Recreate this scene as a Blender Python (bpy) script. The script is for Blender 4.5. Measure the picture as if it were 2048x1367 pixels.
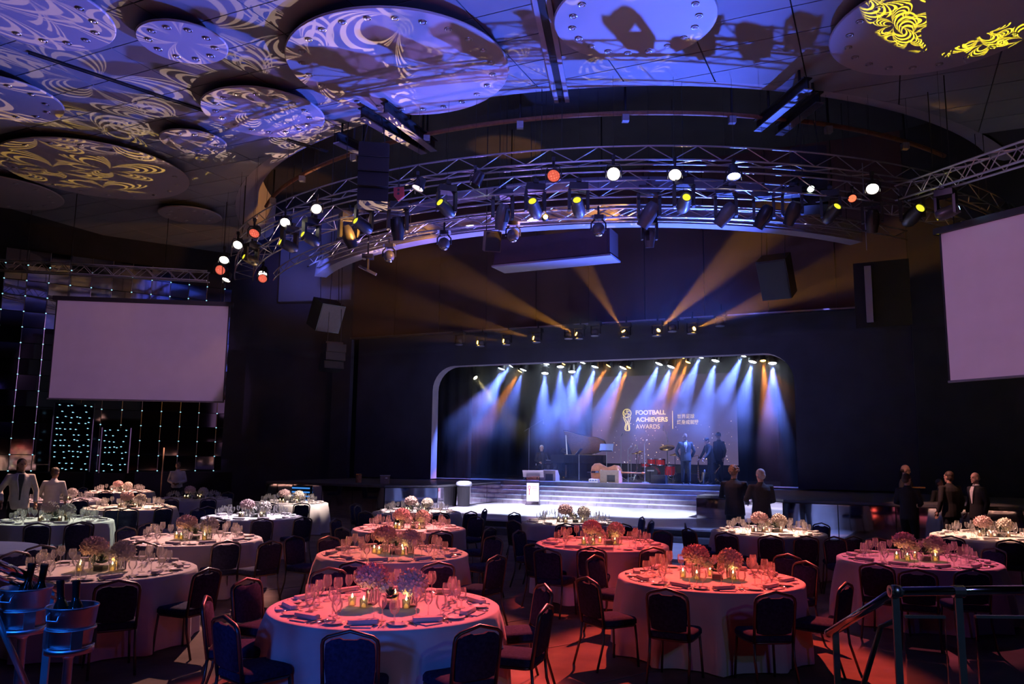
import bpy, bmesh, math, random
from mathutils import Vector, Matrix, Quaternion
V = Vector
PI = math.pi
RNG = random.Random(11)
sc = bpy.context.scene
COL = sc.collection
for _o in list(bpy.data.objects):
    bpy.data.objects.remove(_o)

# ------------------------------------------------------------------ camera
HC = 2.06
PITCH, ROLL = math.radians(8.04), 0.012
_f = V((0, math.cos(PITCH), math.sin(PITCH)))
_u0 = V((0, -math.sin(PITCH), math.cos(PITCH)))
_r0 = V((1, 0, 0))
_r = _r0*math.cos(ROLL) + _u0*math.sin(ROLL)
_u = _u0*math.cos(ROLL) - _r0*math.sin(ROLL)
camd = bpy.data.cameras.new('camera')
camd.lens = 28.0
camd.sensor_width = 36.0
camd.sensor_fit = 'HORIZONTAL'
camd.clip_end = 200
cam = bpy.data.objects.new('camera', camd)
COL.objects.link(cam)
cam.matrix_world = Matrix((
    (_r.x, _u.x, -_f.x, 0), (_r.y, _u.y, -_f.y, 0), (_r.z, _u.z, -_f.z, HC), (0, 0, 0, 1)))
sc.camera = cam
FPX = 2048*28/36.0
CAMP = V((0, 0, HC))

def ray(x, y):
    return _f + _r*((x-1024)/FPX) + _u*((683.5-y)/FPX)
def atz(x, y, z):          # surveyed point: a picture position at a known height
    d = ray(x, y); return CAMP + d*((z-HC)/d.z)
def aty(x, y, dist):       # surveyed point at a known distance
    d = ray(x, y); return CAMP + d*(dist/d.y)

# stage frame: t runs along the stage wall, c is the depth towards the stage
AL = math.radians(25)
CA, SA = math.cos(AL), math.sin(AL)
def SP(t, c, z=0.0):
    return V((t*CA + c*SA, -t*SA + c*CA, z))
def atc(x, y, c):
    d = ray(x, y); n = V((SA, CA, 0)); return CAMP + d*(c/d.dot(n))
def tc(p):
    return (p.x*CA - p.y*SA, p.x*SA + p.y*CA)

# ------------------------------------------------------------------ world, exposure, sampling set-up
w = bpy.data.worlds.new('dark_hall')
sc.world = w
w.use_nodes = True
w.node_tree.nodes['Background'].inputs[0].default_value = (0.16, 0.20, 0.55, 1)
w.node_tree.nodes['Background'].inputs[1].default_value = 0.0015
sc.view_settings.view_transform = 'Standard'
sc.view_settings.look = 'None'
sc.view_settings.gamma = 1.0
sc.view_settings.exposure = 0.0
sc.view_settings.use_curve_mapping = False
cy = sc.cycles
cy.max_bounces = 5
cy.diffuse_bounces = 2
cy.glossy_bounces = 3
cy.transmission_bounces = 3
cy.volume_bounces = 0
cy.transparent_max_bounces = 14
cy.caustics_reflective = False
cy.caustics_refractive = False
cy.sample_clamp_indirect = 2.0
cy.use_denoising = True

# ------------------------------------------------------------------ lamps
def look_q(d):
    return V(d).to_track_quat('-Z', 'Y')
def spot(name, loc, aim, color, watts, deg, blend=0.4, radius=0.06, parent=None, nodes=None):
    l = bpy.data.lights.new(name, 'SPOT')
    l.color = color; l.energy = watts
    l.spot_size = math.radians(deg); l.spot_blend = blend; l.shadow_soft_size = radius
    o = bpy.data.objects.new(name, l); COL.objects.link(o)
    o.location = loc; o.rotation_mode = 'QUATERNION'
    o.rotation_quaternion = look_q(V(aim)-V(loc))
    if parent:
        o.parent = parent
        o.matrix_parent_inverse = parent.matrix_basis.inverted()
    if nodes: nodes(l)
    return o
def area(name, loc, aim, color, watts, sx, sy):
    l = bpy.data.lights.new(name, 'AREA')
    l.color = color; l.energy = watts; l.shape = 'RECTANGLE'; l.size = sx; l.size_y = sy
    o = bpy.data.objects.new(name, l); COL.objects.link(o)
    o.location = loc; o.rotation_mode = 'QUATERNION'
    o.rotation_quaternion = look_q(V(aim)-V(loc))
    return o
def gobo(scale=3.0, petals=2.5, seed=0.0, layers=2):
    """a looping-flower gobo wheel in front of the lamp"""
    def f(l):
        l.use_nodes = True
        nt = l.node_tree; N = nt.nodes; L = nt.links
        em = [n for n in N if n.type == 'EMISSION'][0]
        tcn = N.new('ShaderNodeTexCoord')
        sp = N.new('ShaderNodeSeparateXYZ'); L.new(tcn.outputs['Normal'], sp.inputs[0])
        def m(op, a, b=None, c=None):
            n = N.new('ShaderNodeMath'); n.operation = op
            for i, v in enumerate((a, b, c)):
                if v is None: continue
                if isinstance(v, (int, float)): n.inputs[i].default_value = v
                else: L.new(v, n.inputs[i])
            return n.outputs[0]
        zz = m('MAXIMUM', m('ABSOLUTE', sp.outputs[2]), 0.05)
        x = m('MULTIPLY', m('DIVIDE', sp.outputs[0], zz), scale)
        y = m('MULTIPLY', m('DIVIDE', sp.outputs[1], zz), scale)
        tot = None
        for layer in range(layers):
            cb = N.new('ShaderNodeCombineXYZ')
            L.new(m('ADD', x, seed + 3.37*layer), cb.inputs[0])
            L.new(m('ADD', y, seed*0.7 + 1.91*layer), cb.inputs[1])
            vo = N.new('ShaderNodeTexVoronoi'); vo.voronoi_dimensions = '2D'
            vo.inputs['Scale'].default_value = 1.0; vo.inputs['Randomness'].default_value = 0.85
            L.new(cb.outputs[0], vo.inputs['Vector'])
            df = N.new('ShaderNodeVectorMath'); df.operation = 'SUBTRACT'
            L.new(cb.outputs[0], df.inputs[0]); L.new(vo.outputs['Position'], df.inputs[1])
            s2 = N.new('ShaderNodeSeparateXYZ'); L.new(df.outputs[0], s2.inputs[0])
            sc3 = N.new('ShaderNodeSeparateColor'); L.new(vo.outputs['Color'], sc3.inputs[0])
            th = m('ADD', m('ARCTAN2', s2.outputs[1], s2.outputs[0]), m('MULTIPLY', sc3.outputs[0], 6.28))
            r = m('SQRT', m('ADD', m('MULTIPLY', s2.outputs[0], s2.outputs[0]), m('MULTIPLY', s2.outputs[1], s2.outputs[1])))
            pet = m('ABSOLUTE', m('COSINE', m('MULTIPLY', th, petals)))
            wob = m('ADD', m('MULTIPLY', m('SINE', m('ADD', m('MULTIPLY', th, 1.0), m('MULTIPLY', sc3.outputs[1], 6.28))), 0.22), 0.62)
            q = m('DIVIDE', r, m('MAXIMUM', m('MULTIPLY', m('POWER', pet, 0.75), wob), 0.02))
            inside = m('MULTIPLY', m('LESS_THAN', q, 1.0), m('GREATER_THAN', q, 0.38))
            line = m('GREATER_THAN', m('SINE', m('MULTIPLY', q, 43.0)), 0.2)
            v = m('MULTIPLY', inside, line)
            tot = v if tot is None else m('MAXIMUM', tot, v)
        L.new(m('MULTIPLY', tot, 1.0), em.inputs['Strength'])
    return f
# ------------------------------------------------------------------ house washes (unseen lamps, some added; the fixtures' own beams are in their builders)
BLUE = (0.10, 0.17, 1.0)
spot('ceiling_uplight', SP(-3.0, 25.5, 1.35), (-2.2, 14.6, 10.5), (0.07, 0.14, 1.0), 23000, 66, 0.8, 0.10)
spot('ceiling_uplight', SP(-12.0, 25.5, 1.35), (-5.0, 15.0, 10.5), (0.34, 0.20, 1.0), 4500, 50, 0.8, 0.15)
spot('gallery_wash', (-3.6, -3.2, 2.9), (-1.8, 5.0, 0.5), (0.01, 0.16, 1.0), 750, 21, 1.0, 0.35)
spot('gallery_wash', (4.2, -2.0, 4.6), (1.9, 3.8, 1.1), (0.40, 0.72, 0.85), 90, 34, 0.8, 0.15)
spot('gallery_wash', (6.0, -4.0, 7.0), (0.5, 8.5, 0.4), (0.22, 0.14, 1.0), 190, 52, 1.0, 0.25)
spot('truss_wash', (-1.5, 4.0, 9.6), (1.0, 18.0, 8.3), (0.20, 0.20, 1.0), 2500, 52, 0.9, 0.12)
spot('screen_fill', (-4.5, 6.0, 9.0), (-12.6, 26.0, 5.45), (0.74, 0.38, 0.95), 2900, 18, 0.15, 0.05)  # unseen spot added to give the left screen its tint
spot('screen_fill', (-3.0, 6.0, 9.0), (11.0, 13.5, 5.4), (0.90, 0.44, 0.98), 2100, 30, 0.2, 0.05)  # unseen spot added to tint the right screen
# looping-flower gobo projectors on the side decks, thrown across the ceiling
spot('gobo_projector', SP(-13.6, 23.0, 1.5), (-8.6, 15.5, 10.4), (1.0, 0.62, 0.42), 7500, 52, 0.25, 0.004, nodes=gobo(4.8, 2.5, 4.0))
spot('gobo_projector', SP(-14.4, 23.0, 1.5), (-12.5, 21.5, 10.4), (1.0, 0.58, 0.10), 7500, 26, 0.15, 0.004, nodes=gobo(6.2, 2.5, 1.2, 1))
spot('gobo_projector', SP(-6.0, 26.0, 1.5), (0.2, 13.2, 10.4), (1.0, 0.66, 0.25), 5000, 26, 0.2, 0.004, nodes=gobo(8.0, 2.5, 2.0, 1))
spot('gobo_projector', SP(1.5, 22.6, 1.5), (8.7, 12.3, 10.2), (1.0, 0.78, 0.02), 15000, 27, 0.08, 0.004, nodes=gobo(9.5, 2.5, 7.7))
spot('gallery_wash', (-2.9, 0.2, 2.9), (-2.05, 3.75, 1.25), (0.01, 0.16, 1.0), 190, 24, 0.8, 0.12)  # closer blue lamp, added to strengthen the blue on the buckets
# ------------------------------------------------------------------ materials
MT = {}
def pm(name, col, rough=0.55, metal=0.0, var=0.12, scale=14.0, bump=0.0, bscale=60.0, spec=0.5, emit=None, es=0.0, sample=True, sheen=0.0):
    m = bpy.data.materials.new(name); m.use_nodes = True
    nt = m.node_tree; N = nt.nodes; L = nt.links
    b = N['Principled BSDF']
    b.inputs['Roughness'].default_value = rough
    b.inputs['Metallic'].default_value = metal
    b.inputs['Specular IOR Level'].default_value = spec
    if sheen: b.inputs['Sheen Weight'].default_value = sheen
    t = N.new('ShaderNodeTexCoord')
    if var > 0:
        no = N.new('ShaderNodeTexNoise'); no.inputs['Scale'].default_value = scale; no.inputs['Detail'].default_value = 3
        L.new(t.outputs['Object'], no.inputs['Vector'])
        cr = N.new('ShaderNodeValToRGB')
        cr.color_ramp.elements[0].position = 0.3; cr.color_ramp.elements[1].position = 0.7
        cr.color_ramp.elements[0].color = tuple(c*(1-var) for c in col) + (1,)
        cr.color_ramp.elements[1].color = tuple(min(1, c*(1+var)) for c in col) + (1,)
        L.new(no.outputs[0], cr.inputs[0]); L.new(cr.outputs[0], b.inputs['Base Color'])
    else:
        b.inputs['Base Color'].default_value = tuple(col) + (1,)
    if bump > 0:
        n2 = N.new('ShaderNodeTexNoise'); n2.inputs['Scale'].default_value = bscale
        L.new(t.outputs['Object'], n2.inputs['Vector'])
        bp = N.new('ShaderNodeBump'); bp.inputs['Strength'].default_value = bump; bp.inputs['Distance'].default_value = 0.01
        L.new(n2.outputs[0], bp.inputs['Height']); L.new(bp.outputs[0], b.inputs['Normal'])
    if emit:
        b.inputs['Emission Color'].default_value = tuple(emit) + (1,)
        b.inputs['Emission Strength'].default_value = es
        if not sample:
            m.cycles.emission_sampling = 'NONE'
    MT[name] = m
    return m

def glassmat(name, tint=(1, 1, 1), refl=0.9, base=0.05, rough=0.03, highlight_mix=0.0, fk=1.6):
    m = bpy.data.materials.new(name); m.use_nodes = True
    nt = m.node_tree; N = nt.nodes; L = nt.links
    for n in list(N):
        if n.type != 'OUTPUT_MATERIAL': N.remove(n)
    out = N['Material Output']
    tr = N.new('ShaderNodeBsdfTransparent'); tr.inputs[0].default_value = tuple(tint) + (1,)
    gl = N.new('ShaderNodeBsdfGlossy'); gl.inputs['Roughness'].default_value = rough
    gl.inputs[0].default_value = (refl, refl, refl, 1)
    fr = N.new('ShaderNodeFresnel'); fr.inputs[0].default_value = 1.5
    ad = N.new('ShaderNodeMath'); ad.operation = 'MULTIPLY_ADD'; ad.inputs[1].default_value = fk; ad.inputs[2].default_value = base
    ad.use_clamp = True
    L.new(fr.outputs[0], ad.inputs[0])
    mx = N.new('ShaderNodeMixShader')
    L.new(ad.outputs[0], mx.inputs[0]); L.new(tr.outputs[0], mx.inputs[1]); L.new(gl.outputs[0], mx.inputs[2])
    if highlight_mix:  # pale scatter stands in for light caught by the glass
        df = N.new('ShaderNodeBsdfTranslucent'); df.inputs[0].default_value = (0.9, 0.9, 0.9, 1)
        d2 = N.new('ShaderNodeBsdfDiffuse'); d2.inputs[0].default_value = (0.9, 0.9, 0.9, 1)
        m0 = N.new('ShaderNodeMixShader'); m0.inputs[0].default_value = 0.5
        L.new(df.outputs[0], m0.inputs[1]); L.new(d2.outputs[0], m0.inputs[2])
        m1 = N.new('ShaderNodeMixShader'); m1.inputs[0].default_value = highlight_mix
        L.new(mx.outputs[0], m1.inputs[1]); L.new(m0.outputs[0], m1.inputs[2])
        L.new(m1.outputs[0], out.inputs[0])
    else:
        L.new(mx.outputs[0], out.inputs[0])
    MT[name] = m
    return m

def emat(name, col, strength, sample=False):
    m = bpy.data.materials.new(name); m.use_nodes = True
    nt = m.node_tree; N = nt.nodes; L = nt.links
    for n in list(N):
        if n.type != 'OUTPUT_MATERIAL': N.remove(n)
    e = N.new('ShaderNodeEmission'); e.inputs[0].default_value = tuple(col) + (1,); e.inputs[1].default_value = strength
    L.new(e.outputs[0], N['Material Output'].inputs[0])
    if not sample: m.cycles.emission_sampling = 'NONE'
    MT[name] = m
    return m

def ledmat(name, col, strength, cells=9.0):
    """an LED lens: round emitters in a dark face"""
    m = emat(name, col, strength)
    nt = m.node_tree; N = nt.nodes; L = nt.links
    t = N.new('ShaderNodeTexCoord')
    v = N.new('ShaderNodeTexVoronoi'); v.inputs['Scale'].default_value = cells*2; v.inputs['Randomness'].default_value = 0.15
    L.new(t.outputs['Object'], v.inputs['Vector'])
    r = N.new('ShaderNodeMapRange'); r.inputs[1].default_value = 0.25; r.inputs[2].default_value = 0.5
    r.inputs[3].default_value = strength; r.inputs[4].default_value = strength*0.3
    L.new(v.outputs['Distance'], r.inputs[0])
    em = [n for n in N if n.type == 'EMISSION'][0]
    L.new(r.outputs[0], em.inputs[1])
    return m

pm('carpet', (0.115, 0.08, 0.062), 0.95, var=0.35, scale=2.2, bump=0.3, bscale=180)
pm('ceiling_paint', (0.27, 0.29, 0.34), 0.75, var=0.08, scale=0.7)
pm('ceiling_gap', (0.02, 0.02, 0.025), 0.9)
pm('disc_white', (0.50, 0.48, 0.53), 0.55, var=0.04, scale=0.8)
pm('chrome', (0.78, 0.78, 0.80), 0.16, 1.0, var=0.04)
pm('brushed', (0.60, 0.60, 0.62), 0.32, 1.0, var=0.08, scale=30)
pm('truss_alu', (0.66, 0.66, 0.70), 0.38, 0.85, var=0.06)
pm('black_metal', (0.018, 0.018, 0.02), 0.45, 0.2, var=0.2)
pm('black_plastic', (0.03, 0.03, 0.034), 0.38, var=0.15)
pm('grey_plastic', (0.12, 0.12, 0.135), 0.4, var=0.1)
pm('black_wall', (0.012, 0.012, 0.016), 0.9, var=0.3, scale=1.5)
pm('maroon_wall', (0.075, 0.035, 0.040), 0.9, var=0.2, scale=1.2, sheen=0.1)
pm('navy_wall', (0.030, 0.030, 0.055), 0.85, var=0.2, scale=1.2)
pm('lit_wall_blue', (0.20, 0.21, 0.27), 0.85, var=0.1, scale=0.8)
pm('soffit_white', (0.40, 0.38, 0.44), 0.8, var=0.06, scale=2)
pm('pros_paint', (0.55, 0.50, 0.52), 0.6, var=0.08, scale=2)
pm('black_curtain', (0.004, 0.004, 0.006), 0.95, var=0.3)
pm('stage_floor', (0.10, 0.10, 0.11), 0.35, var=0.25, scale=3)
pm('dance_floor', (0.80, 0.80, 0.84), 0.22, var=0.10, scale=1.1)
pm('mirror_dark', (0.34, 0.34, 0.38), 0.05, 1.0, var=0.1, scale=0.6)
pm('mirror_step', (0.72, 0.70, 0.74), 0.045, 1.0, var=0.12, scale=1.5)
pm('riser_gloss', (0.62, 0.52, 0.60), 0.30, 0.6, var=0.35, scale=2.5)
pm('screen_cloth', (0.74, 0.72, 0.74), 0.9, var=0.03, scale=2)
pm('linen', (0.74, 0.72, 0.70), 0.9, var=0.05, scale=5, bump=0.12, bscale=260, sheen=0.15)
pm('napkin', (0.70, 0.66, 0.66), 0.9, var=0.06, scale=9)
pm('china', (0.80, 0.80, 0.80), 0.25, var=0.03)
pm('menu_card', (0.58, 0.52, 0.56), 0.7, var=0.05)
pm('chair_fabric', (0.030, 0.036, 0.085), 0.95, var=0.3, scale=40, spec=0.08)
pm('chair_frame', (0.13, 0.115, 0.11), 0.38, 0.8, var=0.1)
pm('wood_table', (0.25, 0.15, 0.08), 0.6, var=0.25, scale=6)
pm('petal_white', (0.80, 0.74, 0.66), 0.8, var=0.12, scale=30)
pm('petal_pink', (0.80, 0.56, 0.56), 0.8, var=0.18, scale=30)
pm('leaf_green', (0.06, 0.12, 0.05), 0.6, var=0.35, scale=20)
pm('succulent', (0.035, 0.06, 0.05), 0.5, var=0.3, scale=25)
pm('wax', (0.85, 0.68, 0.38), 0.6, var=0.05)
pm('bottle_glass', (0.012, 0.020, 0.014), 0.08, var=0.1)
pm('bottle_foil', (0.02, 0.018, 0.016), 0.3, 0.4, var=0.1)
pm('gold_brass', (0.80, 0.52, 0.18), 0.25, 1.0, var=0.1)
pm('cymbal', (0.72, 0.47, 0.15), 0.3, 1.0, var=0.12, scale=20)
pm('piano_black', (0.012, 0.012, 0.014), 0.08, var=0.1)
pm('piano_plate', (0.55, 0.38, 0.12), 0.35, 0.7, var=0.12)
pm('ivory', (0.75, 0.74, 0.70), 0.4, var=0.03)
pm('bass_wood', (0.42, 0.15, 0.05), 0.28, var=0.3, scale=5)
pm('drum_red', (0.50, 0.03, 0.03), 0.2, var=0.1)
pm('drum_skin', (0.72, 0.72, 0.70), 0.6, var=0.05)
pm('acrylic_white', (0.60, 0.50, 0.60), 0.25, var=0.03)
pm('sheet_blue', (0.20, 0.28, 0.55), 0.6, var=0.06)
pm('paper', (0.78, 0.80, 0.72), 0.8, var=0.03)
pm('suit_black', (0.010, 0.010, 0.012), 0.85, var=0.25, scale=30)
pm('suit_charcoal', (0.045, 0.055, 0.062), 0.85, var=0.2, scale=30)
pm('suit_brown', (0.022, 0.018, 0.017), 0.85, var=0.2, scale=30)
pm('jacket_white', (0.72, 0.66, 0.60), 0.85, var=0.08, scale=12)
pm('shirt_white', (0.74, 0.72, 0.74), 0.85, var=0.06, scale=12)
pm('shirt_dark', (0.02, 0.02, 0.026), 0.8, var=0.2)
pm('tie_grey', (0.30, 0.32, 0.33), 0.6, var=0.1)
pm('skin_pale', (0.62, 0.38, 0.29), 0.55, var=0.10, scale=16)
pm('skin_tan', (0.45, 0.25, 0.17), 0.55, var=0.10, scale=16)
pm('skin_brown', (0.20, 0.11, 0.075), 0.55, var=0.10, scale=16)
pm('hair_brown', (0.06, 0.035, 0.022), 0.6, var=0.3, scale=40)
pm('hair_black', (0.012, 0.010, 0.010), 0.5, var=0.3, scale=40)
pm('hair_grey', (0.45, 0.42, 0.40), 0.7, var=0.2, scale=40)
pm('hair_white', (0.75, 0.74, 0.74), 0.7, var=0.1, scale=40)
pm('hair_blond', (0.24, 0.13, 0.06), 0.6, var=0.3, scale=40)
pm('cap_navy', (0.012, 0.014, 0.022), 0.8, var=0.2)
pm('shoe', (0.010, 0.010, 0.011), 0.3, var=0.1)
pm('eye', (0.02, 0.015, 0.012), 0.2, var=0.0)
pm('lip', (0.42, 0.18, 0.16), 0.5, var=0.05)
pm('red_case', (0.40, 0.03, 0.03), 0.5, var=0.1)
pm('rust_pipe', (0.30, 0.13, 0.06), 0.6, var=0.2)
pm('teal_steel', (0.30, 0.36, 0.38), 0.34, 0.7, var=0.08)
pm('platform_floor', (0.05, 0.05, 0.055), 0.8, var=0.3, scale=3)
pm('bag_plastic', (0.55, 0.60, 0.68), 0.35, var=0.1, bump=0.6, bscale=14)
pm('wedge_wood', (0.30, 0.22, 0.17), 0.6, var=0.12)
pm('grille', (0.02, 0.02, 0.024), 0.7, var=0.3, scale=120)
pm('mic_grey', (0.50, 0.52, 0.56), 0.35, 0.6, var=0.1)
pm('line_gap', (0.10, 0.09, 0.10), 0.6, var=0.1)
def waxmat():
    m = bpy.data.materials.new('candle_wax'); m.use_nodes = True
    N = m.node_tree.nodes; L = m.node_tree.links
    for n in list(N):
        if n.type != 'OUTPUT_MATERIAL': N.remove(n)
    a = N.new('ShaderNodeBsdfTranslucent'); a.inputs[0].default_value = (0.95, 0.74, 0.36, 1)
    b = N.new('ShaderNodeBsdfDiffuse'); b.inputs[0].default_value = (0.85, 0.70, 0.42, 1)
    x = N.new('ShaderNodeMixShader'); x.inputs[0].default_value = 0.4
    L.new(a.outputs[0], x.inputs[1]); L.new(b.outputs[0], x.inputs[2]); L.new(x.outputs[0], N['Material Output'].inputs[0])
    MT['candle_wax'] = m
waxmat()
glassmat('wine_glass', (0.99, 0.99, 0.99), 0.95, 0.02, 0.13, 0.10, 0.8)
glassmat('vase_glass', (0.93, 0.96, 0.94), 0.9, 0.03, 0.08, 0.05, 1.0)
glassmat('panel_glass', (0.70, 0.82, 0.84), 0.7, 0.03, 0.06)
glassmat('acrylic', (0.90, 0.86, 0.92), 0.9, 0.06, 0.06)
emat('lens_white', (1.0, 0.90, 0.74), 14.0)
emat('lens_cool', (0.75, 0.86, 1.0), 16.0)
emat('lens_pink', (1.0, 0.70, 0.72), 9.0)
emat('lens_mint', (0.80, 1.0, 0.86), 9.0)
emat('lens_blue', (0.30, 0.62, 1.0), 9.0)
emat('lens_amber', (1.0, 0.52, 0.10), 16.0)
emat('lens_yellow', (0.78, 0.72, 0.04), 1.3)
emat('lens_stageyellow', (1.0, 0.92, 0.55), 8.0)
ledmat('lens_red', (1.0, 0.16, 0.10), 2.6)
emat('lens_red_small', (1.0, 0.14, 0.06), 2.0)
emat('led_dot', (0.35, 0.80, 1.0), 1.6)
emat('reflection_blue', (0.06, 0.30, 0.85), 0.9)
emat('flame', (1.0, 0.70, 0.28), 16.0)
emat('gold_print', (0.95, 0.70, 0.22), 2.0)
emat('gold_print_dim', (0.92, 0.62, 0.24), 1.6)
emat('spark_print', (0.95, 0.62, 0.38), 1.6)
emat('spark_white', (0.80, 0.72, 0.85), 1.2)

_b = pm('bucket_steel', (0.74, 0.74, 0.77), 0.34, 1.0, var=0.06, scale=25)
_p = _b.node_tree.nodes['Principled BSDF']; _p.inputs['Anisotropic'].default_value = 0.85
_tn = _b.node_tree.nodes.new('ShaderNodeTangent'); _tn.direction_type = 'RADIAL'; _tn.axis = 'Z'
_b.node_tree.links.new(_tn.outputs[0], _p.inputs['Tangent'])
# ------------------------------------------------------------------ mesh helpers
class MB:
    def __init__(s): s.v = []; s.f = []; s.m = []; s.cur = 0
    def add(s, vs, fs, M=None):
        o = len(s.v)
        s.v += [tuple(M @ V(p)) if M is not None else tuple(p) for p in vs]
        s.f += [tuple(i+o for i in f) for f in fs]
        s.m += [s.cur]*len(fs)
        return s
    def box(s, c, d, M=None, taper=1.0):
        x, y, z = d[0]/2, d[1]/2, d[2]/2; k = taper
        vs = [(c[0]+a*x*(k if e > 0 else 1), c[1]+b*y*(k if e > 0 else 1), c[2]+e*z) for e in (-1, 1) for a, b in ((-1, -1), (1, -1), (1, 1), (-1, 1))]
        return s.add(vs, [(3, 2, 1, 0), (4, 5, 6, 7), (0, 1, 5, 4), (1, 2, 6, 5), (2, 3, 7, 6), (3, 0, 4, 7)], M)
    def tube(s, pts, r, n=8, cap=True, closed=False, flat=1.0):
        pts = [V(p) for p in pts]; k = len(pts)
        rs = r if isinstance(r, (list, tuple)) else [r]*k
        vs = []; fs = []
        prev = None
        for i, p in enumerate(pts):
            if closed: d = pts[(i+1) % k]-pts[i-1]
            else: d = pts[min(i+1, k-1)]-pts[max(i-1, 0)]
            if d.length < 1e-9: d = V((0, 0, 1))
            d.normalize()
            if prev is None:
                a = V((0, 0, 1)) if abs(d.z) < 0.9 else V((1, 0, 0))
                a = (a - d*a.dot(d)).normalized()
            else:
                a = prev - d*prev.dot(d)
                a = a.normalized() if a.length > 1e-6 else d.orthogonal().normalized()
            prev = a
            b = d.cross(a)
            for j in range(n):
                t = 2*PI*j/n
                vs.append(p + (a*math.cos(t) + b*math.sin(t)*flat)*rs[i])
        for i in range(k if closed else k-1):
            for j in range(n):
                i2 = (i+1) % k
                fs.append((i*n+j, i*n+(j+1) % n, i2*n+(j+1) % n, i2*n+j))
        if cap and not closed:
            fs.append(tuple(range(n-1, -1, -1))); fs.append(tuple((k-1)*n+j for j in range(n)))
        return s.add(vs, fs)
    def lathe(s, prof, n=14, M=None, cap=True, close=False):
        vs = []; fs = []
        for r, z in prof:
            for j in range(n):
                t = 2*PI*j/n; vs.append((r*math.cos(t), r*math.sin(t), z))
        k = len(prof)
        for i in range(k-1):
            for j in range(n):
                fs.append((i*n+j, i*n+(j+1) % n, (i+1)*n+(j+1) % n, (i+1)*n+j))
        if cap:
            if prof[0][0] > 1e-5: fs.append(tuple(range(n-1, -1, -1)))
            if prof[-1][0] > 1e-5: fs.append(tuple((k-1)*n+j for j in range(n)))
        return s.add(vs, fs, M)
    def ell(s, c, r, n=12, k=8, M=None):
        vs = []; fs = []
        r = r if isinstance(r, (list, tuple)) else (r, r, r)
        for i in range(1, k):
            ph = PI*i/k
            for j in range(n):
                t = 2*PI*j/n
                vs.append((c[0]+r[0]*math.sin(ph)*math.cos(t), c[1]+r[1]*math.sin(ph)*math.sin(t), c[2]-r[2]*math.cos(ph)))
        for i in range(k-2):
            for j in range(n):
                fs.append((i*n+j, i*n+(j+1) % n, (i+1)*n+(j+1) % n, (i+1)*n+j))
        b = len(vs); vs.append((c[0], c[1], c[2]-r[2])); vs.append((c[0], c[1], c[2]+r[2]))
        for j in range(n):
            fs.append((b, (j+1) % n, j)); fs.append((b+1, (k-2)*n+j, (k-2)*n+(j+1) % n))
        return s.add(vs, fs, M)
    def prism(s, poly, z0, z1, M=None):
        n = len(poly)
        vs = [(x, y, z0) for x, y in poly] + [(x, y, z1) for x, y in poly]
        fs = [tuple(range(n-1, -1, -1)), tuple(range(n, 2*n))] + [(i, (i+1) % n, n+(i+1) % n, n+i) for i in range(n)]
        return s.add(vs, fs, M)
    def rings(s, rings, cap=True):
        n = len(rings[0]); vs = [p for r in rings for p in r]; fs = []
        for i in range(len(rings)-1):
            for j in range(n):
                fs.append((i*n+j, i*n+(j+1) % n, (i+1)*n+(j+1) % n, (i+1)*n+j))
        if cap:
            fs.append(tuple(range(n-1, -1, -1))); fs.append(tuple((len(rings)-1)*n+j for j in range(n)))
        return s.add(vs, fs)
    def mesh(s, name, mat, smooth=False):
        me = bpy.data.meshes.new(name)
        me.from_pydata(s.v, [], s.f)
        mats = mat if isinstance(mat, (list, tuple)) else [mat]
        for q in mats: me.materials.append(MT[q] if isinstance(q, str) else q)
        if len(mats) > 1: me.polygons.foreach_set('material_index', s.m)
        if smooth: me.polygons.foreach_set('use_smooth', [True]*len(me.polygons))
        me.update()
        return me
    def build(s, name, mat, parent=None, smooth=False, **kw):
        return obj(name, s.mesh(name, mat, smooth), parent, **kw)

def obj(name, me, parent=None, loc=None, rotz=None, q=None, scale=None, M=None):
    o = bpy.data.objects.new(name, me); COL.objects.link(o)
    if parent: o.parent = parent
    if M is not None:
        o.matrix_basis = M
    else:
        if loc is not None: o.location = loc
        if rotz: o.rotation_euler = (0, 0, rotz)
        if q is not None: o.rotation_mode = 'QUATERNION'; o.rotation_quaternion = q
        if scale is not None: o.scale = scale if isinstance(scale, (tuple, list)) else (scale,)*3
    return o
def tag(o, label=None, cat=None, group=None, kind=None):
    if label: o['label'] = label
    if cat: o['category'] = cat
    if group: o['group'] = group
    if kind: o['kind'] = kind
    return o
def thing(name, label, cat, loc=(0, 0, 0), rotz=0, group=None, q=None):
    o = obj(name, None, None, loc=loc, rotz=rotz, q=q)
    o.empty_display_size = 0.1
    return tag(o, label, cat, group)
def struct(name, mb, mat, parent=None, **kw):
    o = mb.build(name, mat, parent, **kw)
    if parent is None: o['kind'] = 'structure'
    return o
def zto(d):
    return V((0, 0, 1)).rotation_difference(V(d).normalized())
def smooth_angle(me, deg=40):
    me.polygons.foreach_set('use_smooth', [True]*len(me.polygons))
    try: me.set_sharp_from_angle(angle=math.radians(deg))
    except Exception: pass
    return me
_CYL = {}
def unit_cyl(mat, n=6):
    if (mat, n) not in _CYL:
        _CYL[(mat, n)] = smooth_angle(MB().lathe([(1, 0), (1, 1)], n).mesh('bar', mat), 50)
    return _CYL[(mat, n)]
def bar(name, a, b, r, mat, parent=None, n=6):
    a, b = V(a), V(b); d = b-a
    M = Matrix.Translation(a) @ zto(d).to_matrix().to_4x4() @ Matrix.Diagonal((r, r, d.length, 1))
    return obj(name, unit_cyl(mat, n), parent, M=M)
def mpoly(pts, z0, z1):
    return MB().prism(pts, z0, z1)
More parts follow.
